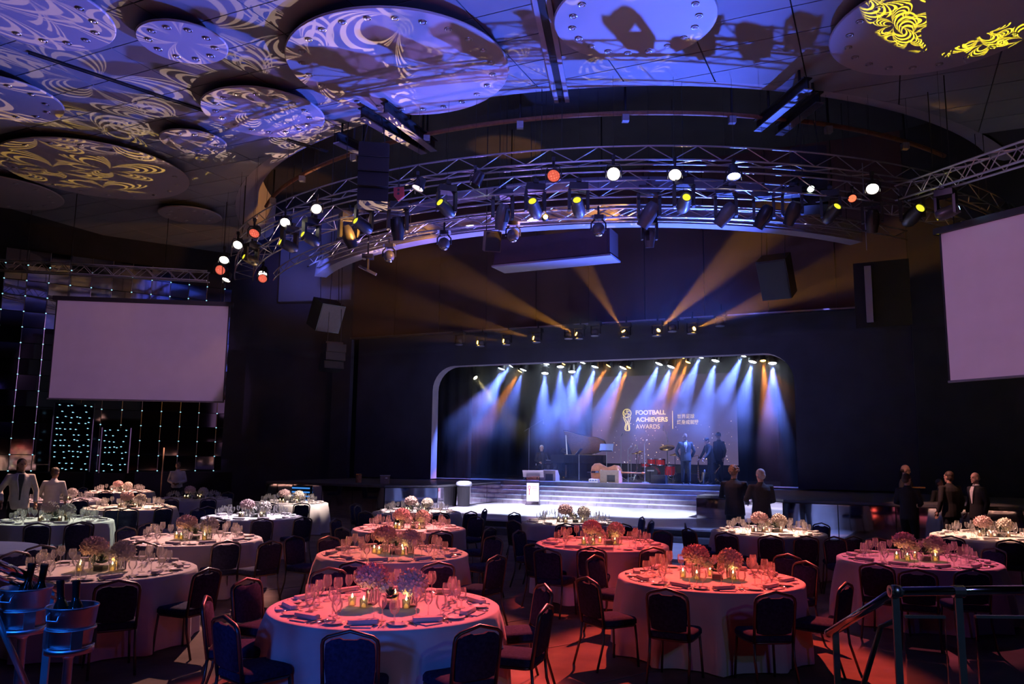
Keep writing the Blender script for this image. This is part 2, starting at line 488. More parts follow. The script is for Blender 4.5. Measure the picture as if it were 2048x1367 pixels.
# ------------------------------------------------------------------ the hall
RC = V((3.8, 31.3, 0)); RR = 14.2          # centre and radius of the round void over the dance floor
CZ = 10.5
def inside_ring(x, y, R):
    return (x-RC.x)**2 + (y-RC.y)**2 < R*R
def clip_poly(poly, R):
    """cut a small polygon by the circle's tangent line nearest to it"""
    cx = sum(p[0] for p in poly)/len(poly); cy_ = sum(p[1] for p in poly)/len(poly)
    d = V((cx-RC.x, cy_-RC.y)); d.normalize()
    def sd(p): return (p[0]-RC.x)*d.x + (p[1]-RC.y)*d.y - R
    out = []
    for i, p in enumerate(poly):
        q = poly[(i+1) % len(poly)]; a, b = sd(p), sd(q)
        if a >= 0: out.append(p)
        if (a >= 0) != (b >= 0):
            t = a/(a-b); out.append((p[0]+(q[0]-p[0])*t, p[1]+(q[1]-p[1])*t))
    return out

floor = struct('floor', mpoly([(-34, -6), (30, -6), (30, 48), (-34, 48)], -0.2, 0.0), 'carpet')
# thin inlay lines in the floor
lm = MB()
il = atz(1050, 1238, 0.003)
for k in range(-2, 4):
    a = il + V((-math.sin(math.radians(38)), math.cos(math.radians(38)), 0))*(1.3*k)
    lm.box((0, 0, 0), (5.0, 0.014, 0.004), Matrix.Translation(a) @ Matrix.Rotation(math.radians(38), 4, 'Z'))
lm.build('inlay_line', 'line_gap', floor)['kind'] = 'stuff'

# ceiling: dark backing, then one panel after the other
bk = MB()
PW, PD, GAP = 1.9, 1.03, 0.028
ceil_polys = []
for i in range(-14, 12):
    for j in range(-6, 33):
        t0, c0 = -1.2 + i*PW, 16.95 + (j-12)*PD
        g = GAP/2
        P4 = [SP(t0+g, c0+g), SP(t0+PW-g, c0+g), SP(t0+PW-g, c0+PD-g), SP(t0+g, c0+PD-g)]
        poly = [(p.x, p.y) for p in P4]
        cx = sum(p[0] for p in poly)/4; cyy = sum(p[1] for p in poly)/4
        if cyy < 9.5 or cyy > 33 or cx < -20 or cx > 13: continue
        u_ = cx/cyy
        if not -0.80 < u_ < 0.80: continue
        poly = clip_poly(poly, RR+0.02)
        if len(poly) < 3: continue
        ceil_polys.append(poly)
for i in range(-26, 22, 2):
    for j in range(-8, 48, 2):
        poly = clip_poly([(i, j), (i+2, j), (i+2, j+2), (i, j+2)], RR+0.02)
        if len(poly) >= 3: bk.prism(poly, CZ+0.05, CZ+0.12)
ceiling = struct('ceiling', bk, 'ceiling_gap')
for poly in ceil_polys:
    cx = sum(p[0] for p in poly)/len(poly); cyy = sum(p[1] for p in poly)/len(poly)
    mb = MB().prism([(p[0]-cx, p[1]-cyy) for p in poly], 0, 0.06)
    mb.build('ceiling_panel', 'ceiling_paint', ceiling, loc=(cx, cyy, CZ-0.005))
# rounded lip of the ceiling round the void
def arc_sweep(prof, a0, a1, n, mb=None, c=RC):
    mb = mb or MB(); vs = []; fs = []; k = len(prof)
    for i in range(n+1):
        a = math.radians(a0+(a1-a0)*i/n)
        for r, z in prof: vs.append((c.x+r*math.cos(a), c.y+r*math.sin(a), z))
    for i in range(n):
        for j in range(k-1): fs.append((i*k+j, i*k+j+1, (i+1)*k+j+1, (i+1)*k+j))
    return mb.add(vs, fs)
struct('trim_1', arc_sweep([(RR+0.02, CZ), (RR-0.02, CZ+0.0), (RR-0.25, CZ+0.02), (RR-0.55, CZ+0.16), (RR-0.7, CZ+0.35), (RR-0.75, CZ+1.6)], 180, 340, 72), 'soffit_white', smooth=True)
# dark upper ceiling of the void
struct('ceiling_void', mpoly([(-14, 14), (20, 14), (20, 46), (-14, 46)], 12.2, 12.3), 'black_wall')
# pale canopy band behind the trusses
struct('trim_2', arc_sweep([(11.6, 7.95), (11.55, 8.42), (11.2, 8.46), (11.2, 7.95), (11.6, 7.95)], 205, 300, 60), 'soffit_white', smooth=False)
struct('trim_3', arc_sweep([(11.1, 9.0), (10.9, 9.4), (10.2, 9.7)], 205, 300, 60), 'soffit_white', smooth=True)

# recessed rail running across the ceiling towards the void
tr = thing('ceiling_track', 'twin aluminium track crossing the blue ceiling to its rounded edge', 'track', (0, 0, 0))
ta, tb = atz(1071, -60, CZ-0.03), atz(1124, 203, CZ-0.03)
for s in (-0.13, 0.13):
    d = (tb-ta).normalized(); sd = V((d.y, -d.x, 0))*s
    mb = MB(); L_ = (tb-ta).length
    Mx = Matrix.Translation(ta+sd) @ d.to_track_quat('Y', 'Z').to_matrix().to_4x4()
    mb.box((0, L_/2, 0), (0.10, L_, 0.07), Mx); mb.build('rail', 'soffit_white', tr)
d = (tb-ta).normalized()
Mx = Matrix.Translation(ta) @ d.to_track_quat('Y', 'Z').to_matrix().to_4x4()
MB().box((0, (tb-ta).length/2, 0.01), (0.15, (tb-ta).length, 0.04), Mx).build('slot', 'ceiling_gap', tr)
for lab, p, q in (('long dark slot cut in the patterned ceiling at upper left', (58, 104), (412, 222)),
                  ('short dark slot in the ceiling beside the lighting trusses', (575, 279), (655, 303))):
    a, b = atz(*p, CZ-0.02), atz(*q, CZ-0.02); d = b-a
    Mx = Matrix.Translation(a) @ d.to_track_quat('Y', 'Z').to_matrix().to_4x4()
    t_ = thing('ceiling_slot', lab, 'slot', a)
    L_ = d.length; Rm = d.to_track_quat('Y', 'Z').to_matrix().to_4x4()
    MB().box((0, L_/2, 0), (0.07, L_, 0.03), Rm).build('channel', 'ceiling_gap', t_)
    for s in (-1, 1): MB().box((s*0.045, L_/2, -0.005), (0.015, L_, 0.05), Rm).build('edge_strip', 'black_metal', t_)

# ceiling discs
_dl = MB().lathe([(0.075, 0.012), (0.075, -0.012), (0.055, -0.016), (0.05, 0.004)], 12)
DL_RIM = _dl.mesh('rim', 'brushed', True)
DL_EYE = MB().ell((0, 0, 0), (0.042, 0.042, 0.02), 10, 6).mesh('eyeball', 'shirt_white', True)  # white stands in for the glints of the downlights
def ceiling_disc(label, x, y, R, nl, inset=0.35, th=0.30):
    t_ = thing('ceiling_disc', label, 'ceiling disc', (x, y, CZ-th), group='round ceiling discs')
    mb = MB().lathe([(R-0.02, 0.03), (R, 0.05), (R, 0.07), (R-0.05, 0.09), (R-0.3, 0.10)], 64)
    mb.build('disc_body', 'disc_white', t_)
    MB().lathe([(R*0.45, 0.10), (R*0.45, th)], 24).build('hanger_drum', 'black_metal', t_)
    for k in range(nl):
        a = 2*PI*(k+0.4)/nl
        e = obj('downlight', DL_RIM, t_, loc=((R-inset)*math.cos(a), (R-inset)*math.sin(a), 0.025))
        obj('eyeball', DL_EYE, e, loc=(0, 0, -0.006))
zd = CZ-0.28
def disc_px(label, xa, xb, yn, yf, nl, **kw):
    xm = (xa+xb)/2
    a, b = atz(xm, yn, zd), atz(xm, yf, zd); c_ = (a+b)/2
    wd = (xb-xa)/FPX*((c_-CAMP).dot(_f))/math.sqrt(1+(c_.x/c_.y)**2)
    R = ((a-b).length*0.4 + wd*0.6)/2
    ceiling_disc(label, c_.x, c_.y, R, nl, **kw)
    return c_, R
disc_px('largest round ceiling disc in the middle, lavender, ringed with small downlights', 578, 1017, 14, 232, 24)
disc_px('round ceiling disc right of the twin track, ringed with small downlights', 1118, 1421, -64, 131, 18)
disc_px('round ceiling disc at top right lit by yellow flower projections', 1672, 2080, -75, 158, 20)
disc_px('medium round ceiling disc left of the largest one, above the slot end', 404, 650, 176, 275, 16)
disc_px('small round ceiling disc at top left with a dark crescent shadow', 278, 452, 40, 131, 10, inset=0.25)
disc_px('smallest round ceiling disc, just beneath the medium one', 318, 455, 262, 308, 9, inset=0.25)
disc_px('large round ceiling disc at left with golden swirls on its underside', 13, 370, 276, 400, 18)
disc_px('round ceiling disc cut by the left edge, above the golden swirls', -130, 130, 152, 242, 12)
disc_px('low round ceiling disc at far left, lowest of all', -160, 160, 364, 408, 14)
disc_px('round ceiling disc in the top left corner covered in projected loops', -70, 215, -60, 108, 14)
disc_px('faint dark round ceiling disc far back near the left truss end', 300, 460, 421, 442, 10)

# ------------------------------------------------------------------ walls
def wall_seg(name, a, b, z0, z1, mat, th=0.2):
    a, b = V((a[0], a[1], 0)), V((b[0], b[1], 0)); d = b-a
    M = Matrix.Translation(a) @ Matrix.Rotation(math.atan2(d.y, d.x), 4, 'Z')
    return struct(name, MB().box((d.length/2, th/2, (z0+z1)/2), (d.length, th, z1-z0), M), mat)
PL0, PR0 = -19.6, 0.9                     # outer frame of the stage front
CV, CP = 26.5, 27.0                       # valance plane, proscenium plane
pl, pr = SP(PL0, CV), SP(PR0, CV)
LW_B = math.radians(-33.8)
lw_n = V((math.sin(LW_B), math.cos(LW_B), 0)); lw_c = 34.66; lw_d = V((math.cos(LW_B), -math.sin(LW_B), 0))
def lw_at(x, y):
    d = ray(x, y); return CAMP + d*(lw_c/d.dot(lw_n))
wa, wb = lw_at(-260, 900), lw_at(432, 900)
wall_seg('wall_left', wa, wb, 0, 11, 'black_wall')
wall_seg('wall_back_left', wb, pl + V((-0.5, 1.6, 0)), 0, 12.2, 'navy_wall')
wall_seg('wall_right', SP(PR0, CV), (24, 12.0), 0, 12.2, 'black_wall')
wall_seg('wall_far_right', (17.5, 20), (15.5, -6), 0, 10.6, 'black_wall')
wall_seg('wall_far_left', (-21.5, -6), (wa.x-1.5, wa.y-0.2), 0, 10.6, 'black_wall')
wall_seg('wall_camera_side', (22, -5.8), (-26, -5.8), 0, 10.6, 'black_wall')
# paler wall piece, blue light put into its colour, behind the left truss end
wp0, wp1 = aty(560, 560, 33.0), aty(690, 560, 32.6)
wall_seg('wall_upper_left', (wp0.x, 32.9), (wp1.x+0.3, 32.2), 8.3, 12.2, 'lit_wall_blue')
MBp = MB()

# valance: tall dark panels over the stage front
val = thing('valance', 'tall maroon panelled valance above the stage opening', 'valance', SP(PL0, CV), -AL)
val['kind'] = 'structure'
del val['category']
val.name = 'wall_valance'
npan = 10; pw = (PR0-PL0)/npan
for k in range(npan):
    MB().box((pw/2, 0.10, 2.75), (pw-0.03, 0.20, 5.5), Matrix.Identity(4)).build('wall_panel', 'maroon_wall', val, loc=(k*pw, 0, 6.7))
MB().box(((PR0-PL0)/2, 0.02, 6.68), (PR0-PL0, 0.28, 0.05)).build('bottom_rail', 'brushed', val)
for k, (x0, x1) in enumerate(((-0.9, 0.0), (PR0-PL0, PR0-PL0+1.2))):
    MB().box(((x0+x1)/2, 0.1, 6.1), (x1-x0, 0.2, 12.2)).build('side_post', 'navy_wall', val)

# inner proscenium wall with a round-cornered opening
def round_rect(x0, x1, z0, z1, r, n=8):
    pts = [(x0, z0)]
    for i in range(n+1):
        a = PI - (PI/2)*i/n; pts.append((x0+r+r*math.cos(a), z1-r+r*math.sin(a)))
    for i in range(n+1):
        a = PI/2 - (PI/2)*i/n; pts.append((x1-r+r*math.cos(a), z1-r+r*math.sin(a)))
    pts.append((x1, z0))
    return pts
OL, OR, OT, SZ = -16.0, -2.55, 5.45, 1.10
inn = round_rect(OL, OR, SZ, OT, 0.95)
mbp = MB(); n_ = len(inn)
def outp(i):
    x, z = inn[i]
    if i == 0: return (PL0, SZ)
    if i == n_-1: return (PR0, SZ)
    if i < n_/2:
        f = (i-1)/(n_/2-1.5); return (PL0, SZ+(9-SZ)*min(1, f*2)) if f < 0.5 else (PL0+(OL+3-PL0)*(f-0.5)*2, 9)
    f = (n_-2-i)/(n_/2-1.5); return (PR0, SZ+(9-SZ)*min(1, f*2)) if f < 0.5 else (PR0+(OR-3-PR0)*(f-0.5)*2, 9)
vs = []
for i in range(n_):
    ox, oz = outp(i); x, z = inn[i]
    vs += [(ox, 0, oz), (x, 0, z), (x, 0.45, z)]
fs = []; mi = []
for i in range(n_-1):
    fs.append((i*3, (i+1)*3, (i+1)*3+1, i*3+1)); mi.append(0)
    fs.append((i*3+1, (i+1)*3+1, (i+1)*3+2, i*3+2)); mi.append(1)
mbp.add(vs, fs); mbp.m = mi
pw_ = struct('wall_proscenium', mbp, ['navy_wall', 'pros_paint'])
pw_.matrix_basis = Matrix.Translation(SP(0, CP)) @ Matrix.Rotation(-AL, 4, 'Z')
# stage house
def sbox(name, t0, t1, c0, c1, z0, z1, mat, kind='structure'):
    o = MB().box(((t0+t1)/2, (c0+c1)/2, (z0+z1)/2), (t1-t0, c1-c0, z1-z0)).build(name, mat)
    o.matrix_basis = Matrix.Rotation(-AL, 4, 'Z')
    if kind: o['kind'] = kind
    return o
sbox('wall_stage_back', -20, 1, 36, 36.2, 0, 9, 'black_curtain')
sbox('wall_stage_left', -19.6, -19.4, 27.5, 36, 0, 9, 'black_curtain')
sbox('wall_stage_right', 0.7, 0.9, 27.5, 36, 0, 9, 'black_curtain')
sbox('ceiling_stage', -20, 1, 27.4, 36.2, 7.4, 7.5, 'black_curtain')

# ------------------------------------------------------------------ stage decks and steps
sbox('floor_stage', -19.4, 0.7, 27.6, 36, 0, SZ, 'stage_floor')
sbox('floor_stage_lip', -14.6, -3.4, 27.35, 27.6, 0.94, SZ+0.002, 'stage_floor')
DF = 0.35
# lower dance floor of pale gloss boards
df = thing('floor_dance', None, None, SP(0, 0), -AL); df['kind'] = 'structure'
nb = 24
T0, T1, C0, C1 = -12.9, -3.7, 19.4, 26.3
bw = (C1-C0)/nb
me = MB().box((0, 0, 0), (T1-T0, bw-0.012, 0.04)).mesh('board', 'dance_floor')
for k in range(nb): obj('board', me, df, loc=((T0+T1)/2, C0+bw*(k+0.5), DF-0.02))
MB().box(((T0+T1)/2, (C0+C1)/2, (DF-0.04)/2), (T1-T0-0.02, C1-C0-0.02, DF-0.04)).build('base', 'black_plastic', df)
MB().box(((T0+T1)/2, C0-0.22, 0.087), (T1-T0, 0.44, 0.175)).build('edge_step', 'stage_floor', df)
MB().box((T1+0.0, 17.6, 0.03), (5.0, 3.2, 0.06)).build('apron', 'dance_floor', df)
st = thing('stage_steps', 'wide flight of mirrored steps between dance floor and stage', 'steps', SP(0, 0), -AL)
st['kind'] = 'structure'; del st['category']; st.name = 'floor_steps'
for k in range(4):
    z1 = 0.94 - 0.148*k; c1 = 27.35-0.27*k
    o = MB().box((-9.0+0.0, c1-0.135, z1-0.02), (10.6, 0.29, 0.04)).build('tread', 'dance_floor', st)
    for q in range(6):
        MB().box((0, 0, 0), (10.6/6-0.01, 0.02, 0.108)).build('riser_panel', 'riser_gloss', st, loc=(-9.0-5.3+10.6/6*(q+0.5), c1-0.262, z1-0.094))
    MB().box((-9.0, (c1+27.35)/2-0.12, z1-0.12), (10.58, max(0.02, 27.35-c1+0.22), 0.16)).build('step_core', 'black_plastic', st)
# mirrored wings either side
def wing(name, poly, z1, label):
    t_ = thing(name, label, None, SP(0, 0), -AL); t_['kind'] = 'structure'
    mb = MB().prism(poly, z1-0.06, z1); mb.build('deck_top', 'stage_floor', t_)
    MB().prism([(p[0], p[1]) for p in poly], 0, z1-0.07).build('deck_core', 'black_plastic', t_)
    for i in range(len(poly)):
        a, b = V(poly[i]), V(poly[(i+1) % len(poly)])
        d = b-a
        nrm = V((d.y, -d.x)).normalized()
        if nrm.y > 0.25: continue
        n = max(1, round(d.length/1.25))
        for k in range(n):
            p = a + d*((k+0.5)/n)
            Mx = Matrix.Translation((p.x+nrm.x*0.012, p.y+nrm.y*0.012, (z1-0.07)/2)) @ Matrix.Rotation(math.atan2(d.y, d.x), 4, 'Z')
            MB().box((0, 0, 0), (d.length/n-0.02, 0.02, z1-0.09)).build('mirror_panel', 'mirror_step', t_, M=Mx)
    return t_
wing('floor_wing_left', [(-19.3, 21.6), (-14.2, 21.2), (-13.0, 22.4), (-13.0, 27.0), (-19.3, 27.0)], 1.06, 'mirror-fronted side deck left of the dance floor')
wing('floor_wing_right', [(-3.5, 22.2), (-2.3, 20.6), (2.6, 20.4), (4.5, 22.0), (4.5, 26.4), (-3.5, 27.0)], 1.06, 'mirror-fronted side deck right of the dance floor')
wing('floor_plinth', [(-4.9, 23.0), (-3.6, 22.6), (-3.6, 24.2), (-4.9, 24.2)], 0.98, 'small mirrored plinth at right end of steps')
# glowing blue strips stand in for a reflection in the left deck front
bs = thing('blue_reflection_strips', 'stack of painted blue reflections low on the left deck front', 'painted reflection', SP(-17.6, 21.35, 0.45), -AL)
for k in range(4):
    MB().box((0, 0, 0.04+0.13*k), (0.72, 0.03, 0.045)).build('strip', 'reflection_blue', bs)
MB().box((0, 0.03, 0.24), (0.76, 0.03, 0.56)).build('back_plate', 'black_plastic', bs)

# stage curtains
def drape(name, label, t, c, wdt, z0, z1, folds, rotz=0):
    t_ = thing(name, label, 'curtain', SP(t, c, z0), -AL+rotz, group='black stage curtains')
    n = folds*6; vs = []; fs = []
    for i in range(n+1):
        x = wdt*i/n; y = 0.07*math.sin(2*PI*i/6)
        vs += [(x, y, 0), (x, y*0.6, z1-z0), (x, y+0.02, 0), (x, y*0.6+0.02, z1-z0)]
    for i in range(n):
        b = i*4; fs += [(b, b+4, b+5, b+1), (b+3, b+7, b+6, b+2)]
    MB().add(vs, fs).build('cloth', 'black_curtain', t_, smooth=True)
    MB().tube([(0, 0, z1-z0), (wdt, 0, z1-z0)], 0.03).build('rail', 'black_metal', t_)
drape('stage_curtain', 'black masking curtain inside the left edge of the stage opening', -18.3, 28.6, 3.2, SZ, 7.2, 7)
drape('stage_curtain', 'black masking curtain inside the right edge of the stage opening', -3.3, 28.9, 3.4, SZ, 7.2, 7)
drape('stage_curtain', 'dark backdrop curtain behind the grand piano', -18.0, 34.6, 7.0, SZ, 7.2, 14)
drape('stage_curtain', 'dark backdrop curtain right of the big video screen', -5.2, 34.4, 5.6, SZ, 7.2, 10)

# ------------------------------------------------------------------ projection screens
def proj_screen(label, a, b, z0, z1):
    a, b = V((a[0], a[1], 0)), V((b[0], b[1], 0)); d = b-a; L_ = d.length
    t_ = thing('projection_screen', label, 'screen', V((a.x, a.y, z0)), math.atan2(d.y, d.x))
    h = z1-z0
    MB().box((L_/2, 0, h/2), (L_, 0.012, h)).build('screen_cloth', 'screen_cloth', t_)
    MB().box((L_/2, 0.03, h+0.07), (L_+0.25, 0.18, 0.14)).build('housing', 'black_metal', t_)
    MB().tube([(-0.03, 0, -0.01), (L_+0.03, 0, -0.01)], 0.028).build('bottom_bar', 'grey_plastic', t_)
    for x in (0.0, L_): MB().box((x, -0.004, h/2), (0.04, 0.016, h)).build('black_border', 'black_metal', t_)
    for x in (0.3, L_-0.3): MB().tube([(x, 0.03, h+0.1), (x, 0.03, 10.56-z0)], 0.012).build('cable', 'black_metal', t_)
    return t_
q1, q2 = aty(105, 700, 25.6), aty(453, 700, 26.35)
proj_screen('wide blank projection screen hanging before the mirrored wall at left', (q1.x, q1.y), (q2.x, q2.y), aty(98, 796, 25.6).z, aty(112, 600, 25.6).z)
r1 = aty(1890, 614, 16.9)
zr0, zr1 = aty(1898, 762, 16.9).z, aty(1883, 468, 16.9).z
proj_screen('blank projection screen cut by the right edge of the picture', (r1.x, r1.y), (r1.x+5.5*0.476, r1.y-5.5*0.88), zr0, zr1)

# ------------------------------------------------------------------ mirrored wall with pin lights
mw = thing('wall_mirror', 'mirror-tiled wall with a grid of blue-white pin lights', None, (0, 0, 0)); mw['kind'] = 'structure'
g0 = lw_at(22, 876) - lw_n*0.10
ang = math.atan2(lw_d.y, lw_d.x)
gx, gz = 0.72, 0.588
pane = MB().box((0, 0, 0), (gx-0.03, 0.03, gz-0.025)).mesh('mirror_tile', 'mirror_dark')
dot = MB().ell((0, 0, 0), (0.028, 0.02, 0.018), 8, 6).mesh('pin_light', 'led_dot')
wire = MB().box((0, 0, 0), (0.012, 0.02, 14*gz)).mesh('upright', 'brushed')
rr = random.Random(3)
NC = 16
for i in range(-1, NC):
    for j in range(-2, 12):
        p = g0 + lw_d*(gx*(i+0.5)) + V((0, 0, gz*(j+0.5)))
        tilt = rr.uniform(-0.02, 0.02)
        if i < 13 or j < 1:
            obj('mirror_tile', pane, mw, M=Matrix.Translation(p) @ Matrix.Rotation(ang+tilt, 4, 'Z') @ Matrix.Rotation(rr.uniform(-0.025, 0.025), 4, 'X'))
        p2 = g0 + lw_d*(gx*i) + V((0, 0, gz*j)) - lw_n*0.05
        if i < 13 and not (i > 10 and j > 5): obj('pin_light', dot, mw, loc=p2, rotz=ang)
    if i < 13: obj('upright', wire, mw, loc=g0 + lw_d*(gx*i) + V((0, 0, gz*5)) - lw_n*0.02, rotz=ang)
bz = g0.z - 2.1*gz
MB().box((0, 0, 0), (gx*NC, 0.5, bz), Matrix.Translation(g0 + lw_d*(gx*NC/2-gx) + V((0, 0, bz/2-g0.z))) @ Matrix.Rotation(ang, 4, 'Z')).build('plinth', 'black_wall', mw)

# added columns of glowing dots standing in for mirror reflections, and a thin post
def reflection_column(label, x0, x1, y0, y1, dist, nx_, nz_, seed):
    a, b = aty(x0, y1, dist), aty(x1, y0, dist)
    t_ = thing('reflection_column', label, 'reflection column', V(((a.x+b.x)/2, a.y, 0)), 0.3, group='added reflection columns')
    w_, z0, z1 = (b.x-a.x)/2, a.z, b.z
    MB().box((0, 0, z0/2-0.02), (w_*1.6, 0.3, z0)).build('plinth', 'black_wall', t_)
    for s_ in (-1, 1): MB().box((s_*w_, 0, (z0+z1)/2), (0.03, 0.03, z1-z0)).build('upright', 'brushed', t_)
    MB().box((0, 0.05, (z0+z1)/2), (2*w_, 0.02, z1-z0)).build('back_glass', 'mirror_dark', t_)
    r_ = random.Random(seed); mb = MB()
    for j in range(nz_):
        for i in range(nx_):
            if r_.random() < 0.35: continue
            mb.ell((w_*(-0.9+1.8*(i+0.5)/nx_)+r_.uniform(-0.04, 0.04), -0.02, z0+(z1-z0)*(j+0.5)/nz_+r_.uniform(-0.03, 0.03)), (0.024, 0.012, 0.015), 6, 4)
    mb.build('reflection_dots', 'led_dot', t_)['kind'] = 'stuff'
reflection_column('wide added column of teal reflection dots beneath the left screen', 101, 186, 806, 942, 27.6, 8, 12, 1)
reflection_column('narrow added column of teal reflection dots beside the wide one', 200, 260, 855, 945, 27.9, 6, 8, 2)
yp = aty(322, 980, 26.5)
t_ = thing('thin_post', 'thin yellowish post standing before the dark left wall', 'post', V((yp.x, yp.y, 0)))
MB().tube([(0, 0, 0), (0, 0, 2.15)], 0.022, 8).build('pole', 'wood_table', t_, smooth=True)
MB().lathe([(0.16, 0), (0.16, 0.02), (0.04, 0.04)], 14).build('base', 'black_metal', t_)
# ------------------------------------------------------------------ video screen on stage
LC = 33.0
lt0, lt1 = tc(atc(1184.5, 840, LC))[0], tc(atc(1474, 840, LC))[0]
lz0, lz1 = 1.74, 5.46
vscr = thing('video_screen', 'large purple video screen with a gold football awards title', 'video screen', SP(lt0, LC, lz0), -AL)
LWD, LHT = lt1-lt0, lz1-lz0
m = emat('video_purple', (0.20, 0.15, 0.34), 0.55, sample=True)
nt = m.node_tree
_t = nt.nodes.new('ShaderNodeTexCoord'); _n = nt.nodes.new('ShaderNodeTexNoise'); _n.inputs['Scale'].default_value = 0.6
_c = nt.nodes.new('ShaderNodeValToRGB')
_c.color_ramp.elements[0].color = (0.17, 0.115, 0.24, 1); _c.color_ramp.elements[1].color = (0.22, 0.17, 0.36, 1)
nt.links.new(_t.outputs['Object'], _n.inputs['Vector']); nt.links.new(_n.outputs[0], _c.inputs[0])
nt.links.new(_c.outputs[0], [n for n in nt.nodes if n.type == 'EMISSION'][0].inputs[0])
nx, nz = 6, 4
tile = MB().box((0, 0.04, 0), (LWD/nx-0.004, 0.08, LHT/nz-0.004)).mesh('led_module', 'video_purple')
for i in range(nx):
    for j in range(nz): obj('led_module', tile, vscr, loc=(LWD*(i+0.5)/nx, 0, LHT*(j+0.5)/nz))
MB().box((LWD/2, 0.14, LHT/2-0.3), (LWD-0.1, 0.1, LHT+0.4)).build('support_frame', 'black_metal', vscr)
for x in (0.3, LWD-0.3): MB().box((x, 0.2, -0.31), (0.12, 0.3, 0.66)).build('foot', 'black_metal', vscr)
def LP(px, py, off=-0.006):
    p = atc(px, py, LC+off); return V((tc(p)[0]-lt0, off, p.z-lz0))
def text_part(body, px, py_base, wpx, mat, parent, bold=0.0, hpx=None, name='lettering'):
    cu = bpy.data.curves.new(name, 'FONT'); cu.body = body; cu.size = 1.0; cu.offset = bold; cu.fill_mode = 'FRONT'
    o = bpy.data.objects.new(name, cu); COL.objects.link(o)
    dg = bpy.context.evaluated_depsgraph_get(); dg.update()
    me = bpy.data.meshes.new_from_object(o.evaluated_get(dg))
    bpy.data.objects.remove(o)
    xs = [v.co.x for v in me.vertices]; ys = [v.co.y for v in me.vertices]
    if not xs: return None
    x0, x1, y0, y1 = min(xs), max(xs), min(ys), max(ys)
    a = LP(px, py_base); b = LP(px+wpx, py_base)
    k = (b.x-a.x)/(x1-x0)
    kz = k if hpx is None else (LP(px, py_base-hpx).z-a.z)/(y1-y0)
    for v in me.vertices:
        v.co = V(((v.co.x-x0)*k, 0, (v.co.y-y0)*kz))
    me.materials.clear(); me.materials.append(MT[mat]); me.name = name
    ob = obj(name, me, parent, loc=a)
    return ob
text_part('FOOTBALL', 1271.5, 829, 60, 'gold_print', vscr, 0.022, 9)
text_part('ACHIEVERS', 1271.5, 843, 64, 'gold_print', vscr, 0.022, 9)
text_part('AWARDS', 1271.5, 857, 48, 'gold_print_dim', vscr, 0.0, 9)
text_part('世界足球', 1354.5, 836.5, 34.5, 'gold_print_dim', vscr, 0.01, 9)
text_part('終身成就獎', 1354, 848, 43.5, 'gold_print_dim', vscr, 0.01, 9)
mb = MB(); a, b = LP(1345, 821), LP(1345.3, 857); mb.box(((a.x+b.x)/2, -0.006, (a.z+b.z)/2), (0.03, 0.004, a.z-b.z)); mb.build('divider_line', 'gold_print_dim', vscr)
# trophy emblem
mb = MB(); c0 = LP(1254, 826); rr_ = 0.178
mb.tube([(c0.x+rr_*math.cos(2*PI*i/28), -0.008, c0.z+rr_*math.sin(2*PI*i/28)) for i in range(28)], 0.017, 5, closed=True)
for k in range(3):
    a0 = 2*PI*k/3 + 0.5
    mb.tube([(c0.x+rr_*s*math.cos(a0+1.5*(1-s)), -0.008, c0.z+rr_*s*math.sin(a0+1.5*(1-s))) for s in (0.05, 0.3, 0.5, 0.75, 1.0)], 0.014, 5)
    mb.tube([(c0.x+rr_*s*math.cos(a0+0.85+1.0*(1-s)), -0.008, c0.z+rr_*s*math.sin(a0+0.85+1.0*(1-s))) for s in (0.35, 0.5, 0.75, 1.0)], 0.012, 5)
for pts in ([(1246.5, 833), (1249, 840), (1252, 846), (1250, 853), (1249.5, 858), (1252, 860.5), (1258.5, 860.5), (1259.5, 858)],
            [(1261.5, 833), (1260, 839), (1258, 845), (1259, 852), (1259.5, 858)],
            [(1250, 836), (1254, 843), (1257, 851), (1258, 859)], [(1257, 836), (1256, 843), (1253, 850), (1252, 859)]):
    mb.tube([LP(*p, -0.008) for p in pts], 0.015, 5)
mb.build('trophy_emblem', 'gold_print', vscr)
# drifting sparks on the picture
rs = random.Random(5); m1 = MB(); m2 = MB()
for k in range(120):
    x, y = rs.uniform(1188, 1470), 925 - abs(rs.gauss(0, 1))*45
    if y < 755: continue
    p = LP(x, y); s_ = rs.uniform(0.006, 0.022)
    (m1 if rs.random() < 0.6 else m2).lathe([(s_, 0), (s_, 0.003)], 6, Matrix.Translation(p) @ Matrix.Rotation(PI/2, 4, 'X'))
m1.build('amber_sparks', 'spark_print', vscr)['kind'] = 'stuff'
m2.build('pale_sparks', 'spark_white', vscr)['kind'] = 'stuff'
for (px, py, L_) in ():
    a = LP(px-10, py+6); b = LP(px+12, py-6)
    MB().tube([a, (a+b)/2+V((0, 0, 0.05)), b], [0.005, 0.05, 0.005], 6, flat=0.05).build('streak', 'spark_white', vscr)

# ------------------------------------------------------------------ instruments and stage furniture
def on_stage(px, py, z=SZ):
    return atz(px, py, z)
def stg(px, c, z=SZ):        # picture column, stage depth
    p = atc(px, 900, c); return V((p.x, p.y, z))
